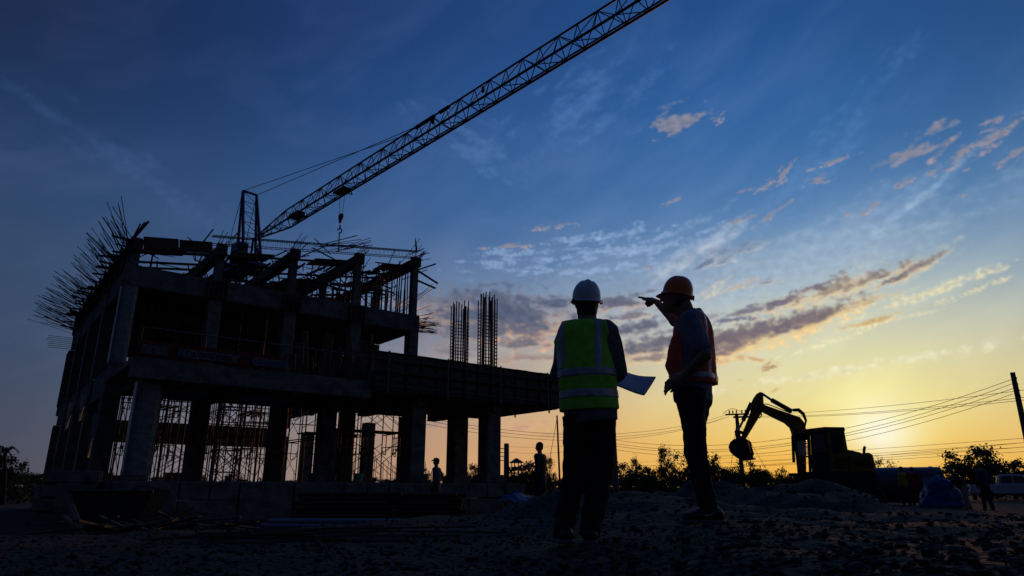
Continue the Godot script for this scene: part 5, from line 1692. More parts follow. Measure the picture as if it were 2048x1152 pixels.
func build_trees():
	var cr := [crown_mesh(1, 3600, 0.1, 0.11), crown_mesh(2, 3200, 0.3, 0.1), crown_mesh(3, 1500, 0.9, 0.1), crown_mesh(4, 3800, 0.2, 0.12)]
	var tk := [trunk_mesh(5), trunk_mesh(6)]
	# picture place of the middle, distance, height, width, crown
	var list := [
		["broadleaf_tree", "dense tree crowding the picture's edge below a palm", Vector3(-34.094, 0.29, -46.921), 3.4, 3.2, 0, "tree"],
		["round_bush", "low dark bush beside the bare shrub at the left", Vector3(-35.342, 0.276, -50.941), 1.1, 2.4, 3, "bush"],
		["bare_shrub", "twiggy half bare shrub at the left behind the precast slabs", Vector3(-34.532, 0.282, -49.067), 2.0, 1.2, 2, "shrub"],
		["broadleaf_tree", "dark bush below the lookout hut", Vector3(1.313, 0.177, -79.989), 4.0, 5.4, 0, "tree"],
		["round_bush", "low bush to the right below the lookout hut", Vector3(3.567, 0.17, -81.922), 3.1, 4.0, 3, "bush"],
		["wispy_tree", "wispy bush behind the lone standing worker", Vector3(4.114, 0.184, -77.891), 4.6, 2.4, 2, "bush"],
		["round_bush", "bush seen under the canopy between two columns", Vector3(-4.966, 0.16, -84.855), 4.0, 2.8, 0, "bush"],
		["round_bush", "bush just behind the worker in a cap", Vector3(-10.713, 0.162, -84.322), 3.8, 2.2, 1, "bush"],
		["round_bush", "bush next to the pale concrete post", Vector3(12.561, 0.197, -73.941), 3.6, 4.2, 0, "bush"],
		["wispy_tree", "spiky sparse bush on the brow behind the spoil heap", Vector3(13.596, 0.188, -76.806), 4.4, 2.0, 2, "bush"],
		["round_bush", "bush in the gap between the two engineers' legs", Vector3(15.099, 0.195, -74.485), 3.4, 3.2, 3, "bush"],
		["wispy_tree", "tall sparse tree left of the pointing man's knee", Vector3(17.177, 0.183, -78.134), 5.8, 3.0, 2, "tree"],
		["broadleaf_tree", "leafy tree behind the pointing man's shin", Vector3(18.762, 0.184, -77.769), 5.0, 4.0, 1, "tree"],
		["broadleaf_tree", "rounded tree between the pointing man and the bucket", Vector3(19.767, 0.213, -69.234), 4.6, 3.2, 0, "tree"],
		["round_bush", "bush at the foot of the crossarm pole", Vector3(21.061, 0.222, -66.757), 3.0, 3.4, 3, "bush"],
		["round_bush", "ragged bush under the excavator's bucket teeth", Vector3(21.957, 0.23, -64.357), 3.5, 3.0, 1, "bush"],
		["round_bush", "low bush right of the one under the bucket", Vector3(22.42, 0.238, -62.075), 2.6, 2.2, 3, "bush"],
		["wispy_tree", "see-through bush against the glow before the excavator's cab", Vector3(24.042, 0.24, -61.465), 2.7, 2.8, 1, "bush"],
		["wispy_tree", "backlit bush just behind the excavator's tail", Vector3(30.142, 0.257, -56.457), 3.3, 2.6, 1, "bush"],
		["round_bush", "low backlit bush above the tank", Vector3(31.884, 0.253, -57.788), 2.3, 2.4, 3, "bush"],
		["broadleaf_tree", "large dark tree above the hatted workers", Vector3(34.135, 0.273, -51.757), 4.0, 4.4, 0, "tree"],
		["wispy_tree", "thin bare topped sapling right of the large dark tree", Vector3(36.176, 0.27, -52.795), 3.9, 1.6, 2, "tree"],
		["broadleaf_tree", "wide tree right behind the parked pickup", Vector3(40.828, 0.256, -56.86), 3.3, 4.6, 3, "tree"],
		["round_bush", "bush joining the large dark tree and the wide tree", Vector3(38.654, 0.259, -55.945), 2.7, 3.4, 0, "bush"],
		["broadleaf_tree", "tree seen through the open ground floor at its right", Vector3(-7.935, 0.144, -89.65), 4.4, 3.0, 1, "tree"],
	]
	for i in list.size():
		var w: Array = list[i]
		tree(w[0], w[1], w[2], w[3], w[4], cr[w[5]], tk[i % 2], w[6], "trees and bushes along the horizon")
	# a low far belt of scrub that reads as one mass
	var mm := MultiMesh.new()
	mm.transform_format = MultiMesh.TRANSFORM_3D
	mm.mesh = cr[3]
	mm.instance_count = 190
	for i in 190:
		var az := deg_to_rad(-52.0 + 104.0 * i / 189.0 + rng.randf_range(-0.4, 0.4))
		var d := rng.randf_range(120.0, 190.0)
		var h := rng.randf_range(2.6, 4.4)
		var x := d * sin(az)
		var z := -d * cos(az)
		mm.set_instance_transform(i, Transform3D(Basis(Vector3.UP, rng.randf() * TAU).scaled(Vector3(rng.randf_range(1.6, 3.0), h / 2.0, rng.randf_range(1.6, 3.0))), Vector3(x, gh(x, z) - 0.1, z)))
	var o := MultiMeshInstance3D.new()
	o.name = "far_scrub"
	o.multimesh = mm
	o.material_override = M.leaf
	add_child(o)
	tag(o, "low dark belt of scrub along the far horizon", "scrub", "", "stuff")
	# palm
	var pb := on_ground(Vector3(-32.247, 0.298, -44.555))
	var pl := thing("palm_tree", "small ragged palm at the picture's edge", "palm", pb)
	var top := Vector3(-32.599, 2.758, -44.298) - pb
	var ts := begin()
	st_tube(ts, [Vector3(0, -0.1, 0), top * 0.5 + Vector3(0.06, 0, 0), top], [0.16, 0.12, 0.09], 8)
	part(pl, "trunk", done(ts), M.bark)
	for i in 11:
		var a := TAU * i / 11.0 + 0.3
		var dir := Vector3(cos(a), 0, sin(a))
		var rise := rng.randf_range(0.6, 1.5)
		var fs := begin()
		fs.set_smooth_group(-1)
		var prev := top
		for k in range(1, 9):
			var s := k / 8.0
			var q := top + dir * (0.7 * s) + Vector3(0, rise * s - 1.25 * s * s, 0)
			st_tube(fs, [prev, q], [0.012], 4)
			fs.set_smooth_group(-1)
			var wv := dir.cross(Vector3.UP) * 0.2 * (1.0 - 0.5 * s)
			for e in [-1.0, 1.0]: tri(fs, q, q + wv * e + dir * 0.12 - Vector3(0, 0.08, 0), prev)
			prev = q
		part(pl, "frond", done(fs), M.palm_leaf)


# ---------------------------------------------------------------- people: rounded bones joined smoothly on a grid and skinned
class Field:
	var o: Vector3
	var c: float
	var n: Vector3i
	var v: PackedFloat32Array

	func _init(lo: Vector3, hi: Vector3, cell: float):
		o = lo
		c = cell
		n = Vector3i(((hi - lo) / cell).ceil()) + Vector3i.ONE * 2
		v = PackedFloat32Array()
		v.resize(n.x * n.y * n.z)
		v.fill(9.0)

	func copy() -> Field:
		var f := Field.new(o, o, c)
		f.n = n
		f.v = v.duplicate()
		return f

	# tapered capsule; sq > 1 flattens it along ax
	func capsule(a: Vector3, b: Vector3, ra: float, rb: float, k: float, ax: Vector3, sq: float, cut: bool):
		var m := maxf(ra, rb) + k + 3.0 * c
		var lo := Vector3i(((a.min(b) - Vector3.ONE * m - o) / c).floor()).clamp(Vector3i.ZERO, n - Vector3i.ONE)
		var hi := Vector3i(((a.max(b) + Vector3.ONE * m - o) / c).ceil()).clamp(Vector3i.ZERO, n - Vector3i.ONE)
		var ab := b - a
		var l2 := maxf(ab.length_squared(), 1e-8)
		var s1 := sq - 1.0
		for z in range(lo.z, hi.z + 1):
			for y in range(lo.y, hi.y + 1):
				var i := (z * n.y + y) * n.x + lo.x
				var p := Vector3(o.x + lo.x * c, o.y + y * c, o.z + z * c) - a
				for x in range(lo.x, hi.x + 1):
					var q := p
					if s1 != 0.0: q += ax * (p.dot(ax) * s1)
					var t := clampf(q.dot(ab) / l2, 0.0, 1.0)
					var d := (q - ab * t).length() - lerpf(ra, rb, t)
					var w := v[i]
					if cut:
						v[i] = maxf(w, -d)
					else:
						var h := k - absf(d - w)
						if h > 0.0: v[i] = minf(d, w) - h * h / k * 0.25
						elif d < w: v[i] = d
					i += 1
					p.x += c

	func plane(pt: Vector3, nn: Vector3):   # keeps what lies behind the plane
		var i := 0
		for z in n.z:
			for y in n.y:
				var d := (Vector3(o.x, o.y + y * c, o.z + z * c) - pt).dot(nn)
				var st := nn.x * c
				for x in n.x:
					if d > v[i]: v[i] = d
					d += st
					i += 1

	func wrinkle(f: FastNoiseLite, amount: float, stretch: Vector3):
		var i := 0
		for z in n.z:
			for y in n.y:
				for x in n.x:
					if absf(v[i]) < 0.05: v[i] += f.get_noise_3d((o.x + x * c) * stretch.x, (o.y + y * c) * stretch.y, (o.z + z * c) * stretch.z) * amount
					i += 1

	func grow(by: float):
		for i in v.size(): v[i] -= by

	func skin() -> Dictionary:
		var sx := 1
		var sy := n.x
		var sz := n.x * n.y
		var corner := [0, sx, sy, sx + sy, sz, sx + sz, sy + sz, sx + sy + sz]
		var off := [Vector3(0, 0, 0), Vector3(1, 0, 0), Vector3(0, 1, 0), Vector3(1, 1, 0), Vector3(0, 0, 1), Vector3(1, 0, 1), Vector3(0, 1, 1), Vector3(1, 1, 1)]
		var edge := [0, 1, 2, 3, 4, 5, 6, 7, 0, 2, 1, 3, 4, 6, 5, 7, 0, 4, 1, 5, 2, 6, 3, 7]
		var id := PackedInt32Array()
		id.resize(v.size())
		id.fill(-1)
		var act := PackedInt32Array()
		var V := PackedVector3Array()
		var N := PackedVector3Array()
		var I := PackedInt32Array()
		var far := 2.2 * c
		for z in n.z - 1:
			for y in n.y - 1:
				var i := z * sz + y * sy - 1
				for x in n.x - 1:
					i += 1
					if absf(v[i]) > far: continue
					var neg := 0
					for k in 8:
						if v[i + corner[k]] < 0.0: neg += 1
					if neg == 0 or neg == 8: continue
					var p := Vector3.ZERO
					var cnt := 0
					for k in 12:
						var a: float = v[i + corner[edge[k * 2]]]
						var b: float = v[i + corner[edge[k * 2 + 1]]]
						if (a < 0.0) != (b < 0.0):
							p += off[edge[k * 2]].lerp(off[edge[k * 2 + 1]], a / (a - b))
							cnt += 1
					p /= cnt
					id[i] = V.size()
					act.append(i)
					V.append(o + (Vector3(x, y, z) + p) * c)
					var g := Vector3(v[i + sx] + v[i + sx + sy] + v[i + sx + sz] + v[i + sx + sy + sz] - v[i] - v[i + sy] - v[i + sz] - v[i + sy + sz],
						v[i + sy] + v[i + sx + sy] + v[i + sy + sz] + v[i + sx + sy + sz] - v[i] - v[i + sx] - v[i + sz] - v[i + sx + sz],
						v[i + sz] + v[i + sx + sz] + v[i + sy + sz] + v[i + sx + sy + sz] - v[i] - v[i + sx] - v[i + sy] - v[i + sx + sy])
					N.append(g.normalized())
		var st := [sx, sy, sz]
		for i in act:
			for a in 3:
				var j: int = i + st[a]
				if (v[i] < 0.0) == (v[j] < 0.0): continue
				var sb: int = st[(a + 1) % 3]
				var sc: int = st[(a + 2) % 3]
				if i < sb + sc: continue
				var q := [id[i - sb - sc], id[i - sc], id[i], id[i - sb]]
				if q[0] < 0 or q[1] < 0 or q[3] < 0: continue
				if v[i] < 0.0: I.append_array([q[0], q[3], q[2], q[0], q[2], q[1]])
				else: I.append_array([q[0], q[1], q[2], q[0], q[2], q[3]])
		return {"v": V, "n": N, "i": I}


# bones: [a, b, radius at a, radius at b, optional blend, optional flattening axis, optional flattening]
func solid(bones: Array, cell: float, cuts := [], subs := [], folds := 0.0, stretch := Vector3(9, 4, 9)) -> Field:
	var lo := Vector3.INF
	var hi := -Vector3.INF
	for b in bones:
		var r: float = maxf(b[2], b[3]) + cell * 3.0 + 0.01
		lo = lo.min(b[0].min(b[1]) - Vector3.ONE * r)
		hi = hi.max(b[0].max(b[1]) + Vector3.ONE * r)
	var f := Field.new(lo, hi, cell)
	for b in bones: f.capsule(b[0], b[1], b[2], b[3], b[4] if b.size() > 4 else 0.03, b[5] if b.size() > 5 else Vector3.ZERO, b[6] if b.size() > 6 else 1.0, false)
	if folds > 0.0: f.wrinkle(noise_of(77, 1.0, 3), folds, stretch)
	for s in subs: f.capsule(s[0], s[1], s[2], s[3], 0.0, Vector3.ZERO, 1.0, true)
	for q in cuts: f.plane(q[0], q[1])
	return f


func skinned(fields: Array) -> ArrayMesh:
	var V := PackedVector3Array()
	var N := PackedVector3Array()
	var I := PackedInt32Array()
	for f in fields:
		var d: Dictionary = f.skin()
		var base := V.size()
		V.append_array(d.v)
		N.append_array(d.n)
		for k in d.i: I.append(k + base)
	var arr := []
	arr.resize(Mesh.ARRAY_MAX)
	arr[Mesh.ARRAY_VERTEX] = V
	arr[Mesh.ARRAY_NORMAL] = N
	arr[Mesh.ARRAY_INDEX] = I
	var m := ArrayMesh.new()
	m.add_surface_from_arrays(Mesh.PRIMITIVE_TRIANGLES, arr)
	return m


# hard hat: dome with ridges, lip and peak; own frame: front is -z, rim at y 0
func helmet_mesh(w: float, l: float, hgt: float) -> ArrayMesh:
	var st := begin()
	var rings := []
	var seg := 40
	for layer in 2:
		for i in 15:
			var k := i if layer == 0 else 14 - i
			var ph := PI * 0.5 * minf(k / 11.0, 1.0)
			var ring := []
			for j in seg:
				var a := TAU * j / seg
				var fx := sin(a)
				var fz := cos(a)
				var r := pow(sin(ph), 0.8) if k > 0 else 0.001
				var ridge := 0.0
				if k < 10: ridge = (0.012 * exp(-pow(fx * r / 0.16, 2.0)) + 0.007 * exp(-pow((absf(fx * r) - 0.42) / 0.1, 2.0))) * cos(ph)
				var lip := 0.0
				var drop := 0.0
				if k > 11:
					var fr := maxf(-fz, 0.0)
					lip = (0.008 + 0.036 * pow(fr, 2.5)) * (k - 11) / 3.0
					drop = 0.004 * (k - 11) + 0.006 * (k - 11) * pow(fr, 3.0)
				var inn := 0.004 if layer == 1 else 0.0
				ring.append(Vector3((w * r + lip * 0.9 - inn) * fx, (hgt - inn) * pow(maxf(cos(ph), 0.0), 0.85) + ridge - drop - inn * 0.6, (l * r + lip - inn) * fz))
			rings.append(ring)
	st_loft(st, rings, false)
	return done(st)


func hand_bones(wrist: Vector3, fwd: Vector3, up: Vector3, curl: Array, thumb_out: float) -> Array:
	# fwd along the hand, up out of its back; curl for index, middle, ring and little finger (0 straight, 1 fist)
	var sd := fwd.cross(up).normalized()
	var b := [[wrist - fwd * 0.02, wrist + fwd * 0.05, 0.027, 0.03, 0.015, up, 1.5], [wrist + fwd * 0.04 + sd * 0.015, wrist + fwd * 0.085 + sd * 0.022, 0.02, 0.018, 0.012], [wrist + fwd * 0.04 - sd * 0.015, wrist + fwd * 0.085 - sd * 0.022, 0.02, 0.018, 0.012]]
	for i in 4:
		var root := wrist + fwd * 0.088 + sd * (-0.03 + 0.02 * i)
		var a := 0.0
		var p := root
		var len: float = [0.042, 0.046, 0.042, 0.033][i]
		for k in 3:
			a += curl[i] * [1.2, 1.5, 0.9][k] + 0.08
			var q := p + (fwd * cos(a) - up * sin(a)) * len
			b.append([p, q, 0.0095 - 0.0008 * k, 0.009 - 0.0008 * k, 0.004])
			p = q
			len *= 0.68
	var t0 := wrist + fwd * 0.025 - sd * 0.026
	var td := (fwd * (1.0 - thumb_out * 0.5) - sd * thumb_out).normalized()
	b.append([t0, t0 + td * 0.045, 0.014, 0.011, 0.01])
	b.append([t0 + td * 0.045, t0 + td * 0.045 + (td + fwd * 0.5).normalized() * 0.035, 0.0105, 0.009, 0.005])
	return b


func head_bones(c: Vector3, f: Vector3, u: Vector3) -> Array:   # c middle of the head, f where it looks, u its up
	var s := f.cross(u).normalized()
	var b := [[c + u * 0.03 - f * 0.012, c + u * 0.03 - f * 0.01, 0.097, 0.097, 0.03, s, 1.04], [c - u * 0.02 + f * 0.025, c - u * 0.075 + f * 0.045, 0.07, 0.045, 0.03, s, 1.12],
		[c - u * 0.1 + f * 0.062, c - u * 0.1 + f * 0.066, 0.022, 0.02, 0.025], [c + u * 0.012 + f * 0.085, c - u * 0.028 + f * 0.106, 0.011, 0.015, 0.015], [c + u * 0.022 + f * 0.07 + s * 0.03, c + u * 0.022 + f * 0.07 - s * 0.03, 0.022, 0.022, 0.02],
		[c - u * 0.055 + f * 0.083 + s * 0.016, c - u * 0.055 + f * 0.083 - s * 0.016, 0.011, 0.011, 0.008], [c - u * 0.066 + f * 0.08 + s * 0.014, c - u * 0.066 + f * 0.08 - s * 0.014, 0.01, 0.01, 0.006]]
	for e in [-1.0, 1.0]:
		b.append([c + s * 0.082 * e + u * 0.018 - f * 0.006, c + s * 0.08 * e - u * 0.022 - f * 0.002, 0.019, 0.013, 0.008, s, 1.9])
	return b


func build_people():
	green_vest_man()
	pointing_man()
	far_people()


func green_vest_man():
	var at := Vector3(0.40, 0.0, -4.55)
	at.y = gh(at.x, at.z)
	var man := thing("person", "person in white hard hat and green reflective vest, seen from behind holding papers", "person", at)
	var zf := Vector3(0, 0, 1)
	var fwd := Vector3(-0.2, 0.12, -1).normalized()
	var headc := Vector3(0.13, 1.6, -0.04)
	var sl := Vector3(-0.015, 1.36, -0.1)
	var sr := Vector3(0.275, 1.385, -0.01)
	var el := Vector3(-0.07, 1.08, -0.1)
	var er := Vector3(0.326, 1.085, -0.01)
	var wl := Vector3(0.03, 1.03, -0.26)
	var wr := Vector3(0.27, 1.04, -0.24)
	var hl := Vector3(0.04, 0.86, 0)
	var hr := Vector3(0.205, 0.86, 0)
	var kl := Vector3(0.02, 0.46, -0.02)
	var kr := Vector3(0.185, 0.46, 0.0)
	var al := Vector3(-0.07, 0.09, 0.0)
	var ar := Vector3(0.095, 0.09, 0.06)
	var body := [[Vector3(0.122, 0.92, 0), Vector3(0.115, 1.3, -0.02), 0.145, 0.16, 0.05, zf, 1.5], [sl + Vector3(0.05, 0, 0), sr - Vector3(0.05, 0, 0), 0.075, 0.075, 0.05], [Vector3(0.122, 1.38, -0.02), Vector3(0.13, 1.53, -0.035), 0.062, 0.055, 0.04],
		[sl, el, 0.052, 0.04, 0.03], [el, wl, 0.04, 0.027, 0.02], [sr, er, 0.052, 0.042, 0.03], [er, wr, 0.042, 0.027, 0.02], [hl, kl, 0.085, 0.058, 0.04], [kl, al, 0.055, 0.038, 0.03], [hr, kr, 0.085, 0.058, 0.04], [kr, ar, 0.055, 0.038, 0.03],
		[Vector3(0.13, 1.53, -0.035), headc, 0.062, 0.08, 0.04]]
	var fb := solid(body, 0.013)
	var fh := solid(head_bones(headc, fwd, Vector3.UP) + [[headc - Vector3(0, 0.16, 0), headc - Vector3(0, 0.06, 0), 0.066, 0.066, 0.03]], 0.0055)
	var hr_ := solid(hand_bones(wr, Vector3(0.45, 0.05, -0.9).normalized(), Vector3(0.2, 0.95, 0.1).normalized(), [0.5, 0.55, 0.6, 0.65], 0.5), 0.004)
	var hl_ := solid(hand_bones(wl, Vector3(0.75, 0.05, -0.6).normalized(), Vector3(0.1, 0.95, 0.2).normalized(), [0.5, 0.55, 0.6, 0.65], -0.5), 0.004)
	part(man, "body", skinned([fb, fh, hr_, hl_]), M.skin)
	var hairf := solid([[headc + Vector3(0, 0.03, 0.008), headc + Vector3(0, -0.06, 0.012), 0.098, 0.078, 0.03, Vector3.RIGHT, 1.06]], 0.007, [[headc + Vector3(0, 0, -0.02), fwd], [headc + Vector3(0, 0.06, 0), Vector3.UP]], [], 0.006, Vector3(40, 20, 40))
	part(man, "hair", skinned([hairf]), M.hair)
	# shirt with short sleeves, hem below the vest
	var shirt := [[Vector3(0.132, 0.72, 0), Vector3(0.125, 0.9, 0.0), 0.182, 0.168, 0.05, zf, 1.35], [Vector3(0.125, 0.9, 0), Vector3(0.1, 1.32, -0.03), 0.166, 0.16, 0.05, zf, 1.45], [sl + Vector3(0.06, 0, 0), sr - Vector3(0.06, 0, 0), 0.085, 0.085, 0.06], [Vector3(0.122, 1.4, -0.02), Vector3(0.128, 1.455, -0.025), 0.08, 0.068, 0.04],
		[sl, sl.lerp(el, 0.95), 0.07, 0.064, 0.04], [sr, sr.lerp(er, 0.95), 0.072, 0.07, 0.04]]
	var cuts := [[Vector3(0.12, 0.752, 0), Vector3(0.1, -1, 0).normalized()], [Vector3(0, 1.462, 0), Vector3.UP]]
	part(man, "shirt", skinned([solid(shirt, 0.012, cuts, [], 0.012)]), M.shirt_grey)
	# vest
	var vb := [[Vector3(0.118, 0.85, 0.0), Vector3(0.115, 1.08, 0.0), 0.2, 0.19, 0.05, zf, 1.38], [Vector3(0.115, 1.08, 0), Vector3(0.085, 1.3, -0.02), 0.19, 0.19, 0.05, zf, 1.4], [Vector3(0.0, 1.355, -0.03), sr - Vector3(0.05, 0.0, 0), 0.093, 0.093, 0.05], [Vector3(0.12, 1.4, -0.02), Vector3(0.128, 1.45, -0.02), 0.088, 0.078, 0.04]]
	var vest := solid(vb, 0.01, [[Vector3(0.1, 0.832, 0), Vector3(0.04, -1, 0).normalized()], [Vector3(0, 1.455, 0), Vector3.UP], [Vector3(0.262, 1.38, 0), Vector3(1, 0.25, 0).normalized()], [Vector3(-0.088, 1.36, 0), Vector3(-1, 0.45, 0).normalized()]],
		[[sr + Vector3(0.06, 0.05, 0), er + Vector3(0.01, 0.04, 0), 0.105, 0.075]], 0.011, Vector3(8, 5, 8))
	var vm := part(man, "reflective_vest", skinned([vest]), M.vest_green)
	for w in [[1.108, 1.05], [0.966, 0.906]]:
		var s := vest.copy()
		s.grow(0.005)
		s.plane(Vector3(0.1, w[0], 0), Vector3(-0.03, 1, 0).normalized())
		s.plane(Vector3(0.1, w[1], 0), Vector3(0.03, -1, 0).normalized())
		part(vm, "reflective_stripe", skinned([s]), M.reflective_tape)
	for w in [[-0.092, -0.045, 0.02], [0.148, 0.203, 0.06]]:
		var s := vest.copy()
		s.grow(0.004)
		s.plane(Vector3(w[0], 1.15, 0), Vector3(-1, w[2], 0).normalized())
		s.plane(Vector3(w[1], 1.15, 0), Vector3(1, -w[2], 0).normalized())
		s.plane(Vector3(0, 1.1, 0), Vector3(0, -1, 0))
		part(vm, "reflective_stripe", skinned([s]), M.reflective_tape)
	# trousers
	var tb := [[Vector3(0.06, 0.86, 0), Vector3(0.185, 0.86, 0), 0.12, 0.12, 0.05], [hl, kl, 0.105, 0.082, 0.03], [kl, al + Vector3(0, 0.0, 0), 0.08, 0.068, 0.03], [hr, kr, 0.105, 0.084, 0.03], [kr, ar, 0.082, 0.07, 0.03]]
	part(man, "trousers", skinned([solid(tb, 0.013, [[Vector3(0, 0.8, 0), Vector3.UP], [Vector3(0, 0.035, 0), Vector3.DOWN]], [], 0.014, Vector3(6, 9, 6))]), M.trousers_black)
	for w in [[al, Vector3(-0.25, 0, -1)], [ar, Vector3(0.2, 0, -1)]]: shoe(man, w[0], w[1].normalized(), false)
	var hm := part(man, "hard_hat", helmet_mesh(0.1, 0.12, 0.138), M.helmet_white, Transform3D(Basis(Vector3.UP, 0.2) * Basis(Vector3.RIGHT, 0.2), headc + Vector3(0, 0.018, 0.0)))
	for s in [-1, 1]: box(hm, "strap_clip", Vector3(s * 0.104, -0.012, 0.02), Vector3(0.012, 0.03, 0.03), M.machine_dark, Basis(), 0.003)
	# drawing sheets held out to the side
	var pp := thing("drawing_sheets", "pale drawing sheets held open by the man in the green vest", "paper", at)
	var a := Vector3(0.69, 1.164, -4.66) - at
	var b := Vector3(0.915, 1.091, -4.66) - at
	var c := Vector3(0.805, 1.299, -4.96) - at
	var d := Vector3(1.059, 1.243, -4.96) - at
	for k in 2:
		var lift := 0.006 * k
		part(pp, "sheet", draped(14, 10, func(u: float, v: float) -> Vector3:
			var p := a.lerp(b, u).lerp(c.lerp(d, u), v)
			return p + Vector3(0.012 * k * v, lift - 0.02 * sin(PI * u) * (1.0 - v) + 0.012 * sin(4.0 * u + 3.0 * v), 0)), M.paper)


func shoe(man: Node3D, ankle: Vector3, f: Vector3, mark: bool):
	var h := Vector3(ankle.x, 0.0, ankle.z)
	var up := [[h - f * 0.05 + Vector3(0, 0.05, 0), h + f * 0.06 + Vector3(0, 0.05, 0), 0.045, 0.045, 0.03], [h + f * 0.06 + Vector3(0, 0.045, 0), h + f * 0.155 + Vector3(0, 0.035, 0), 0.045, 0.032, 0.03], [h - f * 0.03 + Vector3(0, 0.06, 0), h - f * 0.01 + Vector3(0, 0.1, 0), 0.045, 0.045, 0.02]]
	var fs := solid(up, 0.008, [[Vector3(0, 0.022, 0), Vector3.DOWN], [h + Vector3(0, 0.115, 0), Vector3.UP]])
	var sh := part(man, "shoe", skinned([fs]), M.shoe_black)
	var sole := fs.copy()
	var so := solid([[h - f * 0.05 + Vector3(0, 0.02, 0), h + f * 0.06 + Vector3(0, 0.02, 0), 0.05, 0.05, 0.02], [h + f * 0.06 + Vector3(0, 0.02, 0), h + f * 0.16 + Vector3(0, 0.02, 0), 0.05, 0.036, 0.03]], 0.007, [[Vector3(0, 0.0, 0), Vector3.DOWN], [Vector3(0, 0.024, 0), Vector3.UP]])
	part(sh, "sole", skinned([so]), M.shoe_sole)
	if mark:   # curved tick on the outer side
		var sd := Vector3.UP.cross(f).normalized()
		if sd.z < 0: sd = -sd
		var st := begin()
		var q := [Vector2(-0.035, 0.072), Vector2(-0.005, 0.056), Vector2(0.03, 0.044), Vector2(0.06, 0.042), Vector2(0.078, 0.052), Vector2(0.086, 0.064), Vector2(0.07, 0.052), Vector2(0.045, 0.051), Vector2(0.02, 0.056)]
		st_prism(st, q, -0.003, 0.003, 0.0, Transform3D(Basis(f, Vector3.UP, f.cross(Vector3.UP)), h + sd * 0.047))
		part(sh, "tick_mark", done(st), M.white_print)


